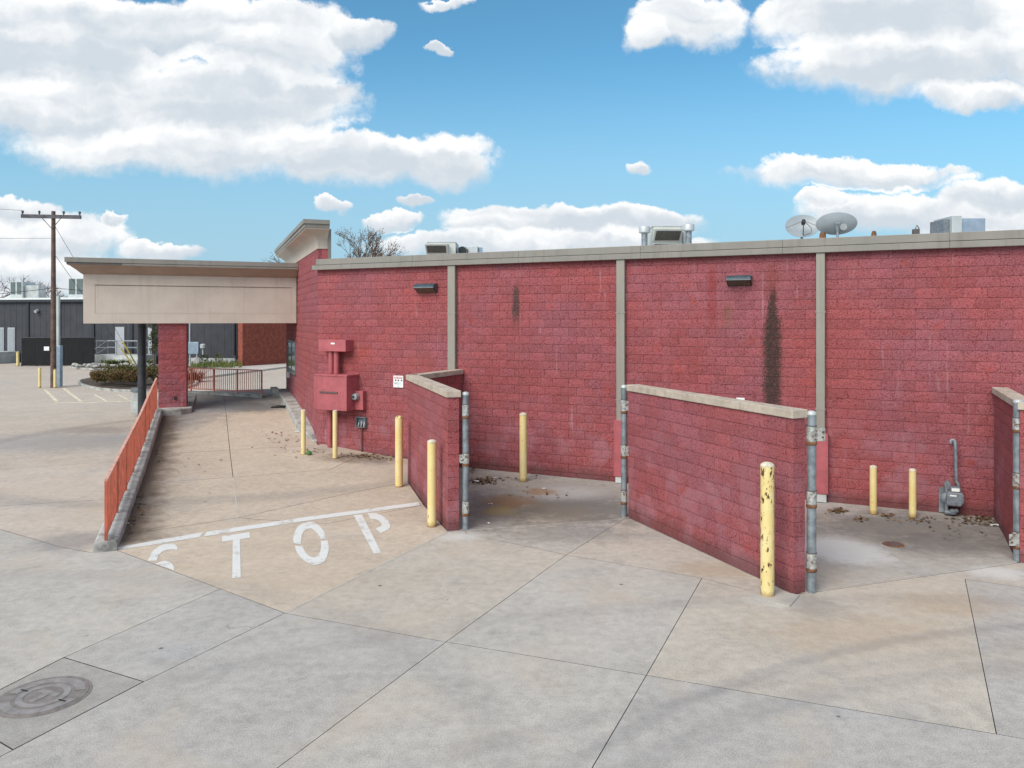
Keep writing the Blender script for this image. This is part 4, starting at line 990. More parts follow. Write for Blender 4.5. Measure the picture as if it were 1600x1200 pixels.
strip('letter_t', [(553, 300), (676, 283)], [(553, 275), (673, 258)], M_ROADWHITE, '', parent=mk)
strip('letter_t', [(600, 294), (597, 460)], [(632, 289), (635, 457)], M_ROADWHITE, '', parent=mk)
strip('letter_o', [(984, 288), (970, 262), (945, 243), (920, 247), (905, 266), (899, 300), (900, 312)], [(1008, 286), (998, 252), (960, 217), (915, 217), (880, 240), (865, 285), (868, 306)], M_ROADWHITE, '', parent=mk)
strip('letter_o', [(904, 318), (915, 340), (935, 362), (960, 368), (980, 350), (987, 320), (986, 296)], [(872, 318), (882, 348), (910, 380), (955, 402), (1002, 385), (1021, 335), (1016, 294)], M_ROADWHITE, '', parent=mk)
strip('letter_p', [(1130, 183), (1218, 352)], [(1166, 180), (1252, 348)], M_ROADWHITE, '', parent=mk)
strip('letter_p', [(1204, 199), (1232, 203), (1252, 219), (1248, 232), (1226, 241)], [(1190, 175), (1236, 177), (1280, 206), (1288, 240), (1246, 263)], M_ROADWHITE, '', parent=mk)
strip('letter_s', [(356, 336), (330, 334), (298, 340), (278, 356), (266, 383)], [(358, 326), (338, 308), (292, 313), (250, 340), (226, 384)], M_ROADWHITE, '', parent=mk)
strip('letter_s', [(259, 397), (300, 383), (330, 395), (343, 412)], [(285, 407), (312, 414), (334, 423), (342, 427)], M_ROADWHITE, '', parent=mk)
sl = thing('stop_line', 'long white stop bar painted across the ramp above the word STOP', 'road marking', px(420, 825))
strip('line_segment', [(90, 325), (280, 291), (470, 258)], [(94, 336), (285, 308), (455, 279)], M_ROADWHITE, '', parent=sl)
strip('line_segment', [(486, 256), (950, 187), (1414, 126)], [(472, 277), (950, 204), (1420, 140)], M_ROADWHITE, '', parent=sl)
# pale sealant and old saw cuts
def seal(a, b, w=0.022, up=0.003):
    A_, B_ = a.copy(), b.copy(); d_ = (B_-A_).normalized(); n_ = Vector((-d_.y, d_.x, 0))*w/2; n = max(2, round((B_-A_).length/0.3)); mb = MB()
    for i in range(n+1):
        q = A_.lerp(B_, i/n)
        for s_ in (-1, 1): mb.v.append(Vector((q.x, q.y, 0)) + n_*s_ + cz(g(*(q + n_*s_).xy) + up))
    for i in range(n): mb.f.append((2*i, 2*i+1, 2*i+3, 2*i+2))
    mb.build('joint_sealant', M_SEAL, lot)
seal(V, W1E); seal(G1, G2, 0.02); seal(Wv, TW(tr1, wc), 0.02); seal(N0, px(814, 854), 0.018); seal(px(1280, 921), px(1500, 889), 0.02);
# far parking stripes
for k, (a, b, c_2, d_2, lb) in enumerate([((68, 609), (85, 627), (72, 608.5), (92, 627), 'leftmost pale bay stripe beside the utility pole'), ((97, 607), (124, 627.5), (101, 606.5), (130, 627.5), 'second pale bay stripe right of the utility pole'),
                            ((146, 617), (165, 627.5), (149, 616.5), (169, 627), 'third pale bay stripe before the shrub island'), ((183, 617), (198, 624.5), (185.5, 616.5), (201, 624), 'rightmost pale bay stripe before the shrub island')]):
    o = strip('bay_stripe', [a, b], [c_2, d_2], M_YLINE, '', direct=True); tag(o, lb, 'road marking', 'parking bay stripes')
o = strip('bay_line', [(85, 629), (130, 630), (205, 627)], [(85, 628), (130, 629), (205, 626)], M_YLINE, '', direct=True); tag(o, 'thin curved pale line joining the parking bay stripes', 'road marking')

# manhole
mcn = px(68, 1088); mcn.z = 0.0
mh = thing('manhole', 'round cast iron manhole cover set in the square concrete pad', 'manhole cover', mcn)
MB().lathe(mcn, [(0.43, -0.004), (0.43, 0.004), (0.425, 0.0045)], 48).build('frame_ring', M_IRON, mh)
MB().lathe(mcn, [(0.402, 0.002), (0.402, 0.007), (0.399, 0.0085)], 48).build('cover', M_IRON, mh)
def ring(r0, r1, z, name, mat, a0=0, a1=360, n=48):
    mb = MB()
    for i in range(n+1):
        a = R(a0+(a1-a0)*i/n)
        for r_, zz in ((r0, z-0.004), (r0, z), (r1, z), (r1, z-0.004)): mb.v.append(mcn + Vector((r_*math.cos(a), r_*math.sin(a), zz)))
    for i in range(n):
        for k in range(3): q = i*4+k; mb.f.append((q, q+1, q+5, q+4))
    mb.build(name, mat, mh)
ring(0.28, 0.37, 0.0125, 'raised_ring', M_IRONL, 20, 175); ring(0.28, 0.37, 0.0125, 'raised_ring', M_IRONL, 205, 350); ring(0.18, 0.24, 0.0125, 'inner_ring', M_IRONL)
ca = R(-22); ux = Vector((math.cos(ca), math.sin(ca), 0)); uy = Vector((-math.sin(ca), math.cos(ca), 0))
MB().box(mcn + ux*-0.13 + uy*0.03 + cz(.0085), ux*0.26, uy*0.065, cz(.004)).box(mcn + ux*-0.035 + uy*-0.14 + cz(.0085), ux*0.07, uy*0.169, cz(.004)).build('cast_letter', M_IRONL, mh)
for sx in (-1, 1): MB().box(mcn + ux*(0.27*sx-0.05) + uy*-0.015 + cz(.0128), ux*0.10, uy*0.02, cz(.001)).build('pick_slot', M_BLACK, mh)
# small drain lid in the right enclosure
q = px(1396, 851); dl = thing('floor_drain', 'small rusty drain lid on the right enclosure floor', 'drain', q)
MB().lathe(q, [(0.17, 0), (0.165, 0.010), (0.14, 0.012)], 24).build('lid', M_RUST, dl, smooth=30)
MB().lathe(q + cz(.011), [(0.11, 0), (0.11, 0.004), (0.08, .005)], 20).build('grate', M_FASCIAD, dl)
# ------------------------------------------------------------------ rooftop equipment
RZ = 5.19
def rp(pxx, Y): return Vector(((pxx-800)/F*Y, Y, RZ))
def zy(y, Y): return CH + (HZ-y)/F*Y
def hvac(label, xa, xb, ytop, Y, hood, side, depth=1.3):
    a, b = rp(xa, Y), rp(xb, Y); w = b.x-a.x; h = zy(ytop, Y)-RZ
    r_ = thing('rooftop_hvac_unit', label, 'air conditioner', Vector(((a.x+b.x)/2, Y, RZ)))
    cs = MB().box((a.x, Y, RZ+0.05), (w, 0, 0), (0, depth, 0), (0, 0, h-0.05)).build('casing', M_HVAC, r_, bevel=0.015)
    MB().box((a.x-0.01, Y-0.01, RZ+h), (w+0.02, 0, 0), (0, depth+.02, 0), (0, 0, 0.025)).build('lid', M_GREYMETAL, r_)
    MB().box((a.x+.05, Y+.05, RZ), (w-.1, 0, 0), (0, depth-.1, 0), (0, 0, 0.05)).build('curb', M_FASCIAD, r_)
    if hood:
        hx0, hx1, z1, z0, pr_ = a.x + w*hood[0], a.x + w*hood[1], RZ+h*hood[3], RZ+h*hood[2], 0.42
        mb = MB()
        for x in (hx0, hx1):
            for yy, zz in ((Y, z1), (Y-pr_, z1-0.06), (Y-pr_*0.94, z1-0.10), (Y-0.05, z0), (Y, z0)): mb.v.append(Vector((x, yy, zz)))
        mb.f = [(0, 1, 2, 3, 4), (9, 8, 7, 6, 5), (0, 1, 6, 5), (1, 2, 7, 6), (3, 4, 9, 8), (4, 0, 5, 9), (2, 3, 8, 7)]
        hd = mb.build('intake_hood', M_HVAC, r_)
        gx = 0.05
        mb = MB().add([(hx0+gx, Y-pr_*0.93-.004, z1-0.125), (hx1-gx, Y-pr_*0.93-.004, z1-0.125), (hx1-gx, Y-0.075, z0+0.02), (hx0+gx, Y-0.075, z0+0.02)], [(0, 1, 2, 3)])
        for v in mb.v: v.y -= 0.012
        n0 = list(mb.v); mb.add([v + Vector((0, 0.008, 0.006)) for v in n0], [(0, 1, 2, 3)]); mb.build('grille', M_HVACD, hd)
        if hood[2] > 0.35: MB().box((hx0+.05, Y-.012, RZ+h*0.50), (hx1-hx0-.1, 0, 0), (0, .01, 0), (0, 0, h*0.09)).build('louvre', M_HVACD, cs)
    return r_, a, b, h
r_, a, b, h = hvac('cream rooftop unit with intake hood above the leftmost wall lamp', 667, 712, 379, 25.0, (-0.02, 0.74, 0.66, 0.97), None)
mb = MB(); p0 = Vector((b.x+0.02, 25.35, RZ)); 
MB().box((b.x+.35, 25.2, RZ), (0.36, 0, 0), (0, .7, 0), (0, 0, zy(384, 25.2)-RZ)).build('condenser_section', M_GREYMETAL, r_, bevel=0.02)
MB().box((b.x+.05, 25.3, RZ), (0.3, 0, 0), (0, .6, 0), (0, 0, zy(386, 25.3)-RZ)).build('coil_section', M_BLUEMETAL, r_)
MB().tube([(b.x+.2, 25.22, zy(391, 25.2)), (b.x+.2, 25.34, zy(391, 25.2))], 0.13, 14).build('fan_motor', M_BLACK, r_)
MB().lathe((b.x+.36, 25.15, RZ), [(.03, 0), (.03, zy(389, 25.15)-RZ)], 8).build('gas_pipe', M_FASCIAD, r_)
MB().box((b.x+.72, 25.3, RZ), (0.13, 0, 0), (0, .5, 0), (0, 0, zy(386.5, 25.3)-RZ)).build('side_panel', M_BLUEMETAL, r_)
r_, a, b, h = hvac('cream rooftop unit with large intake hood between two round vent stacks', 1021, 1066, 354, 22.0, (-0.04, 0.92, 0.65, 0.95), None)
MB().box((b.x+.12, 22.4, RZ), (0.22, 0, 0), (0, .5, 0), (0, 0, zy(362, 22.4)-RZ)).build('side_panel', M_GREYMETAL, r_)
def ventstack(label, xc, ytop, r, Y):
    p = rp(xc, Y); h = zy(ytop, Y)-RZ; rr = r/F*Y
    t_ = thing('vent_stack', label, 'vent', p, 'round galvanised vent stacks')
    MB().lathe(p, [(rr, 0), (rr, h-.2)], 18).build('pipe', M_GALV, t_, smooth=40)
    MB().lathe(p + cz(h-.22), [(rr*1.1, 0), (rr*1.75, 0.02), (rr*1.85, 0.03), (rr*1.85, .18), (rr*1.7, .20), (rr*.4, .23)], 18).build('rain_cap', M_GREYMETAL, t_, smooth=40)
ventstack('round vent stack left of the hooded rooftop unit', 1007, 353, 4.8, 22.0)
ventstack('round vent stack right of the hooded rooftop unit', 1076, 349.5, 4.8, 21.6)
# dishes
def dish(label, xc, yc, rx, ry, Y, face, mast):
    c = at(xc, yc, Y); r = rx/F*Y; el = ry/rx
    t_ = thing('satellite_dish', label, 'satellite dish', Vector((c.x, c.y, RZ)), 'rooftop satellite dishes')
    ax = Vector(face).normalized(); ux_ = Vector((0, 0, 1)).cross(ax).normalized(); uy_ = ax.cross(ux_).normalized()
    mb = MB(); n, m = 32, 6
    for lay_, off in ((0, 0.0), (1, -0.012)):
        for i in range(m+1):
            f = i/m; dpt = 0.17*r*f*f
            for k in range(n):
                a = 2*math.pi*k/n; mb.v.append(c + ux_*r*f*math.cos(a) + uy_*r*el*f*math.sin(a) + ax*(dpt+off))
        b0 = lay_*(m+1)*n
        for i in range(m):
            for k in range(n):
                q = (b0+i*n+k, b0+i*n+(k+1) % n, b0+(i+1)*n+(k+1) % n, b0+(i+1)*n+k); mb.f.append(q if lay_ == 0 else q[::-1])
    e = m*n; o2 = (m+1)*n
    for k in range(n): mb.f.append((e+k, o2+e+k, o2+e+(k+1) % n, e+(k+1) % n))
    mb.build('reflector', M_DISH, t_, smooth=40)
    base = Vector((c.x, c.y, RZ)) - Vector((ax.x, ax.y, 0))*0.14
    MB().tube([base, base + cz(c.z-RZ+0.02)], 0.03, 10).build('mast', M_GALV, t_)
    MB().box(c - ax*0.16 - ux_*.06 - uy_*.08, ux_*.12, uy_*.16, ax*.14).build('bracket', M_GALV, t_)
    MB().box(base - Vector((.45, .45, 0)), (.9, 0, 0), (0, .9, 0), cz(.06)).build('base_tray', M_FASCIAD, t_)
    return t_, c, ax, ux_, uy_, r
t_, c, ax, ux_, uy_, r = dish('satellite dish with a feed arm across its face', 1253.5, 355, 25.5, 20, 19.5, (-0.25, -0.9, 0.42), True)
low = c - uy_*r*0.75 + ax*0.12; fd = c + ax*r*0.95 - uy_*0.05
MB().tube([low, fd], 0.013, 8).build('feed_arm', M_FASCIAD, t_); MB().tube([fd, fd - ax*0.14], 0.05, 12).build('feed_horn', M_BLACK, t_)
for s_ in (-1, 1): MB().tube([c + ux_*r*.95*s_ - uy_*.08 + ax*.13, fd], 0.006, 6).build('strut', M_FASCIAD, t_)
MB().tube([fd, fd + ux_*.18 - uy_*.15 - ax*.1, c + ux_*.18 - uy_*.3 + ax*.2, low], 0.007, 6).build('cable', M_WIRE, t_)
t_, c, ax, ux_, uy_, r = dish('pale satellite dish turned away, mast and bracket in front', 1307.5, 351, 30.5, 18.5, 18.6, (0.25, 0.9, 0.45), True)
MB().tube([c - uy_*r*.5 + ax*.1, c + ax*r*.9 + uy_*0.1], 0.012, 8).build('feed_arm', M_GALV, t_); MB().tube([c + ax*r*.9 + uy_*.1, c + ax*r*.75 + uy_*.1], 0.035, 10).build('feed_horn', M_DISH, t_)
MB().tube([c - ax*.17 - ux_*.13, c - ax*.19 - ux_*.13], .08, 16).build('azimuth_plate', M_GREYMETAL, t_)
# small roof vents
def roofvent(label, xc, ytop, w, Y, mat, kind):
    p = rp(xc, Y); h = zy(ytop, Y)-RZ; ww = w/F*Y
    t_ = thing('roof_vent', label, 'vent', p)
    if kind == 'pot':
        MB().lathe(p, [(ww*.45, 0), (ww*.40, h*.75)], 12).build('pipe', mat, t_); MB().lathe(p + cz(h*.72), [(ww*.55, 0), (ww*.55, h*.16), (ww*.4, h*.26), (ww*.1, h*.28)], 12).build('cap', mat, t_, smooth=40)
    else:
        MB().cbox(p, ww, ww, h).build('box', mat, t_, bevel=.01); MB().tube([p + cz(h) + Vector((-.04, -.05, 0)), p + cz(h*1.13) + Vector((0, -.05, 0)), p + cz(h) + Vector((.05, -.05, 0))], .012, 6).build('hoop', M_FASCIAD, t_)
roofvent('squat brown roof vent between the two satellite dishes', 1285.5, 362, 9, 18.6, M_RUST, 'pot')
roofvent('small rust-red turbine roof vent right of the pale dish', 1365.5, 360.5, 7, 18.2, M_RUST, 'pot')
roofvent('small dark square roof vent left of the right-hand unit', 1431, 358, 8.5, 17.8, M_FASCIAD, 'box')
u3 = thing('rooftop_condenser', 'blue-grey rooftop condenser near the right edge', 'air conditioner', rp(1506, 18.0))
a, b = rp(1482, 18), rp(1540, 18)
MB().box((rp(1496, 18).x, 18, RZ), (b.x-rp(1496, 18).x, 0, 0), (0, .9, 0), (0, 0, zy(341, 18)-RZ)).build('casing', M_BLUEMETAL, u3, bevel=.015)
MB().box((a.x, 17.85, RZ), (rp(1497.5, 18).x-a.x, 0, 0), (0, .8, 0), (0, 0, zy(338.5, 18)-RZ)).build('flue_box', M_GREYMETAL, u3, bevel=.01)
MB().box((rp(1473, 18).x, 17.95, RZ), (.12, 0, 0), (0, .6, 0), (0, 0, zy(343, 18)-RZ)).build('coil_panel', M_GASGREY, u3)
for k in range(3): MB().box((rp(1474.5, 18).x+.02, 17.93, RZ+.1+.14*k), (.1, 0, 0), (0, .02, 0), (0, 0, .05)).build('fitting', M_BLACK, u3)

# ------------------------------------------------------------------ far buildings
fb0, fb1 = Vector((-56.0, 70.5, 0)), Vector((-22.15, 63.2, 0)); fd_ = (fb1-fb0).normalized(); fn_ = Vector((-fd_.y, fd_.x, 0)); FL = (fb1-fb0).length
far_b = thing('warehouse', 'long dark slate warehouse with white roof edge across the far lot', 'warehouse', (fb0+fb1)/2)
def fx(pxx):                                   # pixel column -> distance along the warehouse front
    u = (pxx-800)/F; return (u*fb0.y - fb0.x)/(fd_.x - u*fd_.y)
MB().box(fb0 + cz(-.1), fd_*FL, fn_*18, cz(5.65)).build('mass', M_SIDING, far_b)
xs_ = [0, fx(44)-1.5, fx(44), fx(92), fx(146), fx(205), fx(370), FL]
for k, x in enumerate((fx(0)-6, fx(44), fx(93), fx(146), fx(206), fx(370))):
    MB().box(fb0 + fd_*(x-.14) - fn_*.10 + cz(0), fd_*.28, fn_*.099, cz(5.2)).build('pilaster', M_SIDTRIM, far_b)
x = 0.0
while x < FL - 0.3:                            # vertical ribs of the siding
    MB().box(fb0 + fd_*x - fn_*.012 + cz(.62), fd_*.10, fn_*.0115, cz(4.6)).build('siding_rib', M_SIDING, far_b); x += 0.62
MB().box(fb0 - fd_*.2 - fn_*.25 + cz(5.25), fd_*(FL+.4), fn_*.5, cz(.22)).build('gutter', M_SIDTRIM, far_b)
MB().box(fb0 - fd_*.2 - fn_*.1 + cz(5.472), fd_*(FL+.4), fn_*18, cz(.16)).build('roof_edge', M_WHITE, far_b)
MB().box(fb0 - fn_*.06 + fd_*fx(296) + cz(-.05), fd_*(fx(376)-fx(296)), fn_*.05, cz(.58)).build('foundation', M_FOUND, far_b)
for xa, xb, ya, yb, nm in ((-2, 7, 512, 551, 'window'), (13, 24, 512, 551, 'window')):
    wd = MB().box(fb0 + fd_*fx(xa) - fn_*.08 + cz(zy(yb, 67)), fd_*(fx(xb)-fx(xa)), fn_*.07, cz(zy(ya, 67)-zy(yb, 67))).build(nm, M_DOOR, far_b)
    MB().box(fb0 + fd_*(fx(xa)+.08) - fn_*.10 + cz(zy(yb, 67)+.1), fd_*(fx(xb)-fx(xa)-.16), fn_*.015, cz(zy(ya, 67)-zy(yb, 67)-.2)).build('pane', M_DISH, wd)
for xa, xb, ya, yb in ((181, 195, 511, 556), (232, 238, 512, 556)):
    dr_ = MB().box(fb0 + fd_*fx(xa) - fn_*.08 + cz(zy(yb, 64.5)), fd_*(fx(xb)-fx(xa)), fn_*.07, cz(zy(ya, 64.5)-zy(yb, 64.5))).build('door', M_DOOR, far_b)
    MB().box(fb0 + fd_*(fx(xb)-.16) - fn_*.13 + cz(zy(yb, 64.5)+1.0), fd_*.06, fn_*.05, cz(.16)).build('handle', M_SIDTRIM, dr_)
MB().tube([fb0 + fd_*fx(60) - fn_*.05 + cz(zy(485, 66)), fb0 + fd_*fx(60) - fn_*.35 + cz(zy(485, 66)-.1)], .13, 10).build('floodlight', M_GREYMETAL, far_b)
dsp = fb0 + fd_*fx(368) - fn_*.15
MB().tube([dsp + cz(5.2), dsp + cz(.8), dsp + fd_*.3 - fn_*.2 + cz(.35), dsp + fd_*1.3 - fn_*.6 + cz(.2)], .11, 8).build('downspout', M_SIDTRIM, far_b)
MB().box(fb0 + fd_*fx(372) - fn_*.06 + cz(zy(548, 63)), fd_*.25, fn_*.05, cz(.3)).build('wall_box', M_DOOR, far_b)
# loading dock and steps
dk = thing('loading_dock', 'concrete dock with steps and pipe handrails in front of the dark warehouse', 'dock', fb0 + fd_*fx(200) - fn_*1)
MB().box(fb0 + fd_*fx(176) - fn_*2.2 + cz(-.05), fd_*(fx(246)-fx(176)), fn_*2.05, cz(.85)).build('platform', M_FOUND, dk)
for k in range(4): MB().box(fb0 + fd_*(fx(176)-.35*(k+1)) - fn_*2.1 + cz(-.05), fd_*.345, fn_*1.6, cz(.85-.2*(k+1)+.0)).build('step', M_FOUND, dk)
for yy in (2.0, .7):
    p_a = fb0 + fd_*(fx(176)-1.5) - fn_*yy; p_b = fb0 + fd_*(fx(176)+.1) - fn_*yy; p_c = fb0 + fd_*fx(240) - fn_*yy
    MB().tube([p_a + cz(1.0), p_b + cz(1.95), p_c + cz(1.95)], .03, 6).build('handrail', M_GALV, dk); MB().tube([p_a + cz(.55), p_b + cz(1.4), p_c + cz(1.4)], .025, 6).build('mid_rail', M_GALV, dk)
    for q_ in (p_a, p_b + fd_*.02, p_b.lerp(p_c, .5), p_c): MB().tube([q_ + cz(0), q_ + cz(1.0 if q_ is p_a else 1.95)], .025, 6).build('post', M_GALV, dk)
dk2 = MB().box(fb0 + fd_*(fx(-2)) - fn_*2.5 + cz(-.05), fd_*(fx(32)-fx(-2)), fn_*2.3, cz(1.0)).build('retaining_wall', M_FOUND, None, bevel=.03, label='low pale concrete wall left of the black screen fence', cat='wall')
# brick building
bb0 = gp(379, 571.5, 0.15); bb1 = Vector((-17.6, 65.0, 0)); bv = (bb1-Vector((bb0.x, bb0.y, 0))).normalized(); bl = 9.0; bn = Vector((-bv.y, bv.x, 0)); bb0.z = 0
br = thing('brick_building', 'plain red brick building seen under the canopy beside the dark warehouse', 'building', bb0)
MB().box(bb0 + cz(-.1) + bn*.012, bv*bl, bn*.5, cz(5.6)).build('wall', M_FBRICK, br)
wmb = MB(); row = 0; z_ = 0.02
while z_ < 4.4:
    x = -(row % 2)*.2
    while x < bl:
        x0_, x1_ = max(0, x+.008), min(bl, x+.392)
        if x1_ > x0_: wmb.box(bb0 + bv*x0_ + cz(z_), bv*(x1_-x0_), bn*.03, cz(.112))
        x += .4
    z_ += .13; row += 1
wmb.build('brickwork', M_FBRICK, br, kind='stuff', fix=False)
MB().box(bb0 - bn*.1 + cz(5.5), bv*bl, bn*.3, cz(.2)).build('coping', M_FOUND, br)
# sidewalk and kerb by the brick building
sw = [gp(*q, 0.0) for q in ((300, 594), (448, 575), (470, 566), (400, 568), (300, 580))]
MB().prism([(q.x, q.y) for q in sw], -0.05, 0.12).build('sidewalk', M_CONC, kind='structure').color = (0.52, 0.48, 0.44, 1)
MB().prism([(q.x, q.y) for q in [gp(*q, 0) for q in ((296, 579), (380, 574), (378, 568), (296, 568))]], -.05, .14).build('planting_strip', M_SOIL, kind='structure')
# far rooftop units on the warehouse
M_HVACG = simple('green_grey_louvre', (0.10, 0.125, 0.12), 0.6, var=0.2)
for xa, xb, yt, lb in ((16, 35, 440, 'louvred rooftop unit on the left end of the dark warehouse'), (107, 131, 435, 'louvred rooftop unit on the dark warehouse beside the canopy')):
    Y = 72; r_ = thing('rooftop_chiller', lb, 'air conditioner', at((xa+xb)/2, 470, Y)); za = 5.6
    xa_, xb_ = (xa-800)/F*Y, (xb-800)/F*Y; zt = zy(yt, Y); w = xb_-xa_
    MB().box((xa_, Y, za), (w, 0, 0), (0, 2, 0), cz(zt-za)).build('casing', M_GREYMETAL, r_)
    for k in range(2): MB().box((xa_+.06+k*w/2, Y-.03, za+.5), (w/2-.16, 0, 0), (0, .028, 0), cz(zt-za-.55)).build('grille', M_HVACG, r_)
    MB().box((xb_+.02, Y+.3, za), (1.3, 0, 0), (0, 1.2, 0), cz((zt-za)*.8)).build('duct', M_FOUND, r_)

# ------------------------------------------------------------------ yard things on the left
fp0, fp1 = gp(34, 572.5, 0), gp(147, 571, 0); fe_ = (fp1-fp0).normalized(); fnn = Vector((-fe_.y, fe_.x, 0)); fl_ = (fp1-fp0).length
sf = thing('screen_fence', 'black mesh screen fence behind the utility pole', 'fence', fp0)
n = 5
for k in range(n+1): MB().tube([fp0 + fe_*(fl_*k/n) + cz(0), fp0 + fe_*(fl_*k/n) + cz(2.3)], .05, 8).build('post', M_DARKMETAL, sf)
for k in range(n): MB().box(fp0 + fe_*(fl_*k/n+.03) - fnn*.08 + cz(.05), fe_*(fl_/n-.06), fnn*.02, cz(2.2)).build('mesh_panel', M_TARP, sf)
MB().tube([fp0 + cz(2.28), fp1 + cz(2.28)], .03, 8).build('top_rail', M_DARKMETAL, sf)
# utility pole
up = gp(83.5, 606, 0); ph_ = zy(330, up.y)
po = thing('utility_pole', 'tall brown wooden utility pole with crossarm at the left', 'utility pole', up)
MB().tube([up, up + cz(ph_*.5), up + cz(ph_)], [.15, .125, .10], 12).build('pole', M_WOOD, po, smooth=40)
az_ = zy(338, up.y); hx = 46/F*up.y
ar = MB().box(up + Vector((-48/F*up.y, -.17, az_-.1)), (93/F*up.y, 0, -.06), (0, .10, 0), (0, 0, .2)).build('crossarm', M_WOODD, po)
for q_ in (-46, -20, 18, 43): MB().lathe(up + Vector((q_/F*up.y, -.12, az_+.09-(q_+48)/93*.06)), [(.03, 0), (.03, .06), (.065, .08), (.05, .13), (.07, .16), (.04, .22)], 10).build('insulator', M_DARKMETAL, ar)
for s_ in (-1, 1): MB().tube([up + Vector((.55*s_, -.17, az_-.08)), up + Vector((0, -.14, az_-.7))], .02, 6).build('brace', M_WOODD, po)
MB().box(up + Vector((-.40, -.2, 2.05)), (.28, 0, 0), (0, .03, 0), (0, 0, .22)).build('tag_plate', M_WHITE, po)
gpole = gp(90.5, 604, 0)
gpo = thing('square_steel_pole', 'pale grey square steel pole right beside the wooden utility pole', 'pole', gpole)
MB().cbox(gpole, .17, .17, zy(462, gpole.y)).build('shaft', M_GREYMETAL, gpo); MB().cbox(gpole + Vector((.06, -.05, 0)), .34, .26, zy(540, gpole.y)-.0).build('cabinet', M_BLUEMETAL, gpo, bevel=.02)
for k, (xx, yt, yb, rr, lb) in enumerate(((62, 575, 607, 2.1, 'faded yellow bollard left of the wooden utility pole'), (86, 577, 607.5, 2.2, 'faded yellow bollard in front of the wooden utility pole'), (28, 550, 573, 2.2, 'faded yellow bollard at the left end of the black screen fence'))):
    bollard(xx, yt, yb, rr, lb, 0.0)
# guy wires with yellow guards
for k, (x0_, y0_, x1_, y1_, lb, hz_) in enumerate(((189, 538, 216.5, 576, 'yellow guy-wire guard leaning left, the upper of the two', 9.0), (186, 549, 213, 578, 'yellow guy-wire guard leaning left, the lower of the two', 7.4))):
    an = gp(x1_, y1_, 0); tp = Vector((up.x, up.y, hz_)); mid = an.lerp(tp, 0.27)
    gw = thing('guy_wire', lb, 'guy wire', an)
    MB().tube([an, an.lerp(tp, 0.24)], .05, 8).build('guard', M_YGUARD, gw); MB().tube([an.lerp(tp, .24), tp], .012, 5).build('cable', M_WIRE, gw)
def cable(label, a, b, sag, r=.009):
    pts = [a.lerp(b, k/14) - cz(sag*4*(k/14)*(1-k/14)) for k in range(15)]
    MB().tube(pts, r, 5).build('overhead_cable', M_WIRE, None, label=label, cat='cable', group='overhead cables', org=a)
top_l = up + Vector((-46/F*up.y, -.12, az_+.3))
cable('thin overhead cable from the left end of the crossarm', top_l, top_l + Vector((-30, -12, 3.0)), .6)
cable('overhead cable from the pole just under the crossarm', up + cz(az_-1.2), up + Vector((-30, -14, az_+3.2)), 1.6)
cable('thick service cable crossing behind the pole above the warehouse roof', up + cz(zy(450, up.y)), up + Vector((-34, 16, 5.9)), .7, .016)
cable('service cable from the pole toward the canopy side', up + cz(zy(450, up.y)), up + Vector((14, 24, 5.8)), .5, .014)
# column-side meter cabinet
ec = at(213, 620, 29.8); ec.z = 0
cb = thing('utility_cabinet', 'grey-green utility cabinet stack behind the red railing by the black column', 'utility box', ec)
MB().cbox(ec + cz(.1), .32, .25, .5).build('lower_box', M_FOUND, cb, bevel=.02); MB().cbox(ec + Vector((.02, 0, .6)), .26, .2, .35).build('upper_box', M_FOUND, cb, bevel=.02); MB().cbox(ec + Vector((0, 0, .95)), .34, .26, .14).build('hood', M_GASGREY, cb)
# electric meter in front of the warehouse
em = gp(304, 571, .1); em.z = .1
ee = thing('meter_cabinet', 'pale blue electric meter cabinet on posts in front of the dark warehouse', 'utility box', em)
MB().box(em + Vector((-.5, 0, .9)), (.8, 0, 0), (0, .3, 0), cz(.95)).build('box', M_BLUEMETAL, ee, bevel=.02)
for x in (-.4, .15): MB().tube([em + Vector((x, .1, 0)), em + Vector((x, .1, .9))], .06, 8).build('post', M_GREYMETAL, ee)
MB().tube([em + Vector((-.42, .1, 1.8)), em + Vector((-.42, .1, 5.2))], .05, 8).build('conduit', M_GREYMETAL, ee)
MB().lathe(em + Vector((.62, .1, 1.35)), [(.06, -.5), (.06, 0), (.22, .02), (.22, .3), (.1, .36)], 12).build('transformer_can', M_GREYMETAL, ee)
# boulders and rocks
def rock(p, r, label, group, seed, sq=.7):
    bm = bmesh.new(); bmesh.ops.create_icosphere(bm, subdivisions=2, radius=r); rr = random.Random(seed)
    off = Vector((rr.random()*9, rr.random()*9, rr.random()*9))
    for v in bm.verts: v.co *= 1 + .45*(mnoise.noise(v.co/r*1.1 + off)); v.co.z *= sq; v.co.z = max(v.co.z, -r*.3)
    me = bpy.data.meshes.new('rock'); bm.to_mesh(me); bm.free(); me.materials.append(M_ROCK)
    o = bpy.data.objects.new('rock', me); link(o, None, (p.x, p.y, p.z + r*.28)); tag(o, label, 'rock', group); return o
rock(gp(306, 573, .1), .5, 'rounded grey boulder below the pale blue meter cabinet', None, 3, 1.1)
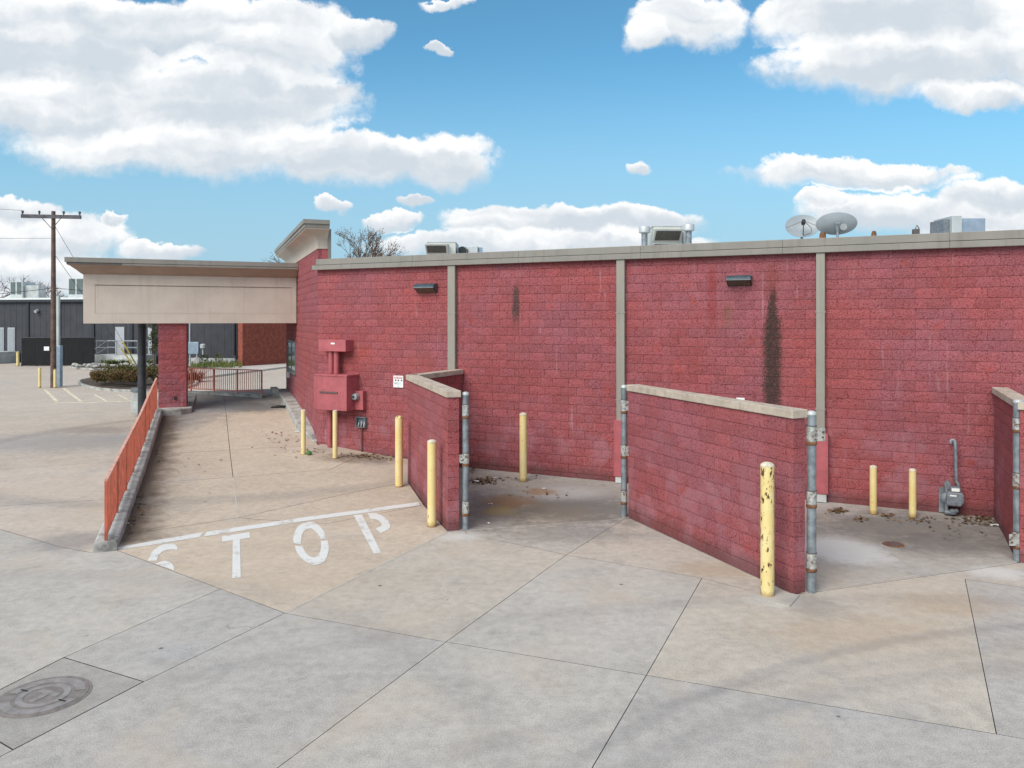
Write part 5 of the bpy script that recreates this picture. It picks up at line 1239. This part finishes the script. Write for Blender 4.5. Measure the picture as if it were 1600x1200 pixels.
# rock bed island and shrub island
def island(name, pts, h, inner, kerbw=.18):
    P_ = [gp(*q, 0) for q in pts]; ctr = sum(P_, Vector())/len(P_)
    MB().prism([(q.x, q.y) for q in P_], -.05, h).build(name+'_kerb', M_KERB, kind='structure', bevel=.03)
    ins = [q + (ctr-q).normalized()*kerbw for q in P_]
    MB().prism([(q.x, q.y) for q in ins], h-.02, h+.02).build(name+'_bed', inner, kind='structure')
def ell(cx, cy, rx, ry, a0=0, n=22): return [(cx + rx*math.cos(2*math.pi*k/n), cy - ry*math.sin(2*math.pi*k/n)*(1.25 if math.sin(2*math.pi*k/n) < 0 else .75)) for k in range(n)]
island('shrub_island', ell(215, 599, 95, 11.5), .14, M_SOIL); island('rock_island', ell(230, 575.2, 121, 3.4), .14, M_SOIL)
for k in range(26):
    xx = 118 + k*4.8 + random.uniform(-2, 2); rock(gp(xx, 575.5 + random.uniform(-1.6, 1.6), .14) + cz(.14), random.uniform(.14, .27), 'pale rock in the rock bed at the foot of the dark warehouse', 'rocks in the far bed', k)

# ------------------------------------------------------------------ plants
def leaves(mb, c, rad, n, size, rr, squash=1.0, shell=.55):
    for _ in range(n):
        while True:
            d_ = Vector((rr.uniform(-1, 1), rr.uniform(-1, 1), rr.uniform(-1, 1)))
            if .05 < d_.length < 1: break
        d_ = d_.normalized() * (shell + (1-shell)*rr.random()); p = c + Vector((d_.x*rad, d_.y*rad, d_.z*rad*squash))
        s = size*rr.uniform(.6, 1.3); a = Vector((rr.uniform(-1, 1), rr.uniform(-1, 1), rr.uniform(-.6, 1))).normalized(); b = a.cross(Vector((rr.uniform(-1, 1), rr.uniform(-1, 1), rr.uniform(-1, 1)))).normalized()
        k = len(mb.v); mb.v += [p - a*s, p + b*s*.45, p + a*s, p - b*s*.45]; mb.f.append((k, k+1, k+2, k+3))
def shrub(p, r, h, label, mat, seed, group='shrubs on the island'):
    rr = random.Random(seed); t_ = thing('shrub', label, 'shrub', p, group)
    mb = MB()
    for k in range(11):
        q = p + Vector((rr.uniform(-.6, .6)*r, rr.uniform(-.6, .6)*r, h*rr.uniform(.35, .68))); leaves(mb, q, r*rr.uniform(.32, .5), 170, .055, rr, .85*h/r if h < r else 1.0)
    mb.build('foliage', mat, t_, fix=False)
    st = MB()
    for k in range(5): a = rr.uniform(0, 6.28); st.tube([p, p + Vector((math.cos(a)*r*.3, math.sin(a)*r*.3, h*.55))], .02, 5, r2=.01)
    st.build('stems', M_BARK, t_)
for k, (x, y, r, h, m_, lb) in enumerate([(151, 603, .55, .75, M_SHRUB2, 'small sparse rusty shrub at the left end of the shrub island'), (158, 600, .6, .8, M_SHRUB2, 'second small rusty shrub from the left on the island'),
        (174, 602, .85, .98, M_SHRUB, 'broad olive shrub at the middle of the island'), (192, 604.5, .9, 1.0, M_SHRUB2, 'front brownish shrub left of the black column'), (183, 597, .95, 1.15, M_SHRUB, 'taller olive shrub behind the front island shrubs'),
        (203, 598, .9, 1.1, M_SHRUB, 'olive shrub nearest left of the black column'), (212, 603, .8, .95, M_SHRUB2, 'brownish shrub partly behind the black column'), (240, 600, .95, 1.2, M_SHRUB, 'dark olive shrub between the black column and the red pier')]):
    shrub(gp(x, y, .15) + cz(.15), r, h*.82, lb, m_, k)
def tuft(p, r, h, n, mat, label, seed, cat='grass clump', name='grass_clump'):
    rr = random.Random(seed); mb = MB()
    for k in range(n):
        a = rr.uniform(0, 6.28); q = p + Vector((math.cos(a), math.sin(a), 0))*r*rr.random()*.6; tip = q + Vector((math.cos(a)*r*rr.uniform(.2, 1), math.sin(a)*r*rr.uniform(.2, 1), h*rr.uniform(.5, 1)))
        sd_ = Vector((-math.sin(a), math.cos(a), 0))*.02; m_ = q.lerp(tip, .6) + cz(h*.12); b = len(mb.v); mb.v += [q-sd_, q+sd_, m_+sd_*.7, m_-sd_*.7, tip]; mb.f += [(b, b+1, b+2, b+3), (b+3, b+2, b+4)]
    return mb.build(name, mat, None, org=p, label=label, cat=cat, fix=False)
tuft(gp(302, 597, 0), .8, .85, 260, M_REDGRASS, 'reddish ornamental grass clump behind the short railing', 1)
rr = random.Random(5)
for k, (x, y) in enumerate(((165, 573), (172, 574), (180, 573.5), (196, 573), (224, 574), (232, 573))): tuft(gp(x, y, .14) + cz(.14), .55, .5, 120, M_WEED, 'green weed tuft growing in the far rock bed', 20+k).__setitem__('group', 'weeds in the rock bed')
mb = MB()
for k in range(900):
    q = gp(rr.uniform(297, 378), rr.uniform(569, 578), .14) + cz(.14); a = rr.uniform(0, 6.28); h = rr.uniform(.12, .4); s_ = Vector((math.cos(a), math.sin(a), 0))*.03; b = len(mb.v)
    mb.v += [q-s_, q+s_, q + cz(h) + Vector((rr.uniform(-.1, .1), rr.uniform(-.1, .1), 0))]; mb.f.append((b, b+1, b+2))
mb.build('grass', M_WEED, None, kind='stuff', label='weedy grass along the warehouse foundation', cat='grass', fix=False)
for k, (x, lb) in enumerate(((319, 'leafy green weed left on the warehouse foundation'), (342, 'leafy green weed right on the warehouse foundation'))):
    q = gp(x, 569, .14) + cz(.14); t_ = thing('weed_plant', lb, 'plant', q); m2 = MB(); leaves(m2, q + cz(.35), .38, 150, .07, random.Random(k), 1.1); m2.build('foliage', M_WEED, t_, fix=False); MB().tube([q, q + cz(.4)], .015, 5).build('stem', M_BARK, t_)
# bare trees
def bare_tree(p, h, spread, label, seed, buds=True, levels=6, mat=M_BARK):
    rr = random.Random(seed); t_ = thing('bare_tree', label, 'tree', p); tr = MB(); br_ = MB(); bd_ = MB()
    def grow(a, d_, ln, r, lv):
        b = a + d_*ln; m_ = a.lerp(b, .5) + Vector((rr.uniform(-1, 1), rr.uniform(-1, 1), 0))*ln*.06
        (tr if lv == 0 else br_).tube([a, m_, b], [r, r*.85, r*.68], 7 if lv < 2 else (5 if lv < 4 else 3), caps=False)
        if lv >= levels:
            if buds:
                for _ in range(3): q = a.lerp(b, rr.random()) + Vector((rr.uniform(-1, 1), rr.uniform(-1, 1), rr.uniform(-1, 1)))*.12; s = .06; k = len(bd_.v); bd_.v += [q, q + Vector((s, 0, s)), q + Vector((0, s, s*1.5))]; bd_.f.append((k, k+1, k+2))
            return
        n = 3 if lv < 2 else (3 if rr.random() < .45 else 2)
        for k in range(n):
            az = rr.uniform(0, 6.28) if lv else 2*math.pi*k/n + rr.uniform(-.4, .4); tilt = rr.uniform(.32, .75)*spread
            s1 = d_.orthogonal().normalized(); s2 = d_.cross(s1); nd = (d_*math.cos(tilt) + (s1*math.cos(az) + s2*math.sin(az))*math.sin(tilt)).normalized(); nd = (nd + Vector((0, 0, .13))).normalized()
            grow(a.lerp(b, rr.uniform(.75, 1)) if lv else b, nd, ln*rr.uniform(.66, .86), r*(.62 if n == 3 else .68), lv+1)
    grow(p, Vector((0, 0, 1)), h*.26, h*.022, 0)
    tr.build('trunk', mat, t_, smooth=60); br_.build('branches', mat, t_, fix=False)
    if bd_.f: bd_.build('buds', M_LITTER, t_, fix=False)
bare_tree(Vector(((553-800)/F*56, 56, 0)), 11.2, .95, 'bare budding tree rising behind the roof by the tower', 11, True, 7)
bare_tree(Vector(((42-800)/F*95, 95, 0)), 11.6, 1.15, 'bare tree behind the dark warehouse near the utility pole', 4, True, 6)
bare_tree(Vector(((-6-800)/F*92, 92, 0)), 11.0, 1.15, 'bare tree behind the warehouse at the left edge of the photo', 8, True, 6)
q = Vector(((241-800)/F*52, 52, 0)); t_ = thing('young_evergreen', 'narrow dark evergreen seen between the black column and the pier', 'tree', q); mb = MB(); rr = random.Random(3)
for k in range(14): leaves(mb, q + Vector((rr.uniform(-.2, .3), rr.uniform(-.3, .3), 1.6 + k*.16)), .26, 50, .08, rr)
mb.build('crown', M_CONIFER, t_, fix=False); MB().tube([q, q + cz(3.6)], .07, 7, r2=.03).build('trunk', M_BARK, t_)

# ------------------------------------------------------------------ litter
def litter(label, spots, seed):
    rr = random.Random(seed); mb = MB(); o0 = px(*spots[0][:2])
    for (x, y, rx, ry, n) in spots:
        for _ in range(n):
            u_, v_ = rr.gauss(0, .5), rr.gauss(0, .5); q = gp(x + u_*rx, y + v_*ry); z = g(q.x, q.y) + .004; s = rr.uniform(.015, .05); a = rr.uniform(0, 6.28)
            d1 = Vector((math.cos(a), math.sin(a), rr.uniform(-.1, .5)))*s; d2 = Vector((-math.sin(a), math.cos(a), rr.uniform(-.1, .5)))*s*.6; c0_ = Vector((q.x, q.y, z + s*.3)); k = len(mb.v)
            mb.v += [c0_-d1, c0_+d2, c0_+d1, c0_-d2]; mb.f.append((k, k+1, k+2, k+3))
    mb.build('leaf_litter', M_LEAFLIT, None, org=o0, kind='stuff', label=label, cat='litter', fix=False)
litter('dead leaves blown into the corner of the left enclosure', [(757, 752, 22, 5, 230), (800, 748, 40, 4, 30), (840, 770, 60, 15, 30), (735, 735, 8, 5, 40)], 1)
litter('dead leaves scattered around the gas meter corner', [(1530, 812, 36, 9, 170), (1310, 799, 16, 4, 120), (1345, 812, 12, 4, 40), (1385, 806, 12, 3, 40), (1440, 812, 50, 6, 50), (1545, 800, 14, 4, 90), (1500, 830, 60, 14, 25)], 2)
litter('dead leaves and grit on the drive-through ramp', [(570, 713, 40, 4, 140), (600, 716, 30, 4, 60), (440, 690, 30, 22, 60), (300, 720, 60, 60, 14), (246, 690, 8, 40, 60), (220, 770, 7, 40, 60), (203, 820, 8, 20, 40), (242, 660, 6, 20, 30), (480, 705, 30, 6, 40)], 3)
def scrap(x, y, w, label, seed, mat=M_PAPER):
    rr = random.Random(seed); q = px(x, y); s = w/F*q.y; mb = MB(); n = 3
    for j in range(n+1):
        for i in range(n+1): mb.v.append(q + Vector(((i/n-.5)*s*2, (j/n-.5)*s*1.3, .006 + rr.random()*s*.45)))
    for j in range(n):
        for i in range(n): k = j*(n+1)+i; mb.f.append((k, k+1, k+n+2, k+n+1))
    o = mb.build('paper_scrap', mat, None, label=label, cat='litter', fix=False); return o
for k, (x, y, w, lb) in enumerate([(744, 753, 5, 'crumpled white paper among the leaves in the left enclosure'), (766, 788, 3, 'white scrap near the rust stain in the left enclosure'), (762, 818, 2.8, 'white scrap beside the gate post in the left enclosure'), (850, 764, 3, 'white scrap on the orange rust stain'),
        (464, 675, 3, 'white scrap on the ramp beside the wall kerb'), (198, 819, 4, 'white scrap at the foot of the left kerb'), (1555, 822, 6, 'crushed white cup in the gas meter corner'), (1531, 815, 2.5, 'small white scrap among leaves near the gas meter'), (775, 748, 3, 'white scrap right of the leaf pile in the left enclosure')]): scrap(x, y, w, lb, k)
q = px(483, 711); MB().lathe(q, [(.02, 0), (.07, .03), (.07, .08), (.02, .11)], 10).build('plastic_bottle', M_GREEN, None, smooth=50, label='bit of green plastic beside the corner bollard', cat='litter')
q = gp(440, 636.5); mb = MB()
for k in range(7): mb.tube([q + Vector((-.3+k*.08, random.uniform(-.2, .2), .02)), q + Vector((-.1+k*.08, random.uniform(-.2, .2), .06)), q + Vector((.1+k*.05, random.uniform(-.2, .2), .03))], .03, 6)
mb.build('rubber_debris', M_BLACK, None, label='black torn rubber debris lying under the canopy', cat='debris')
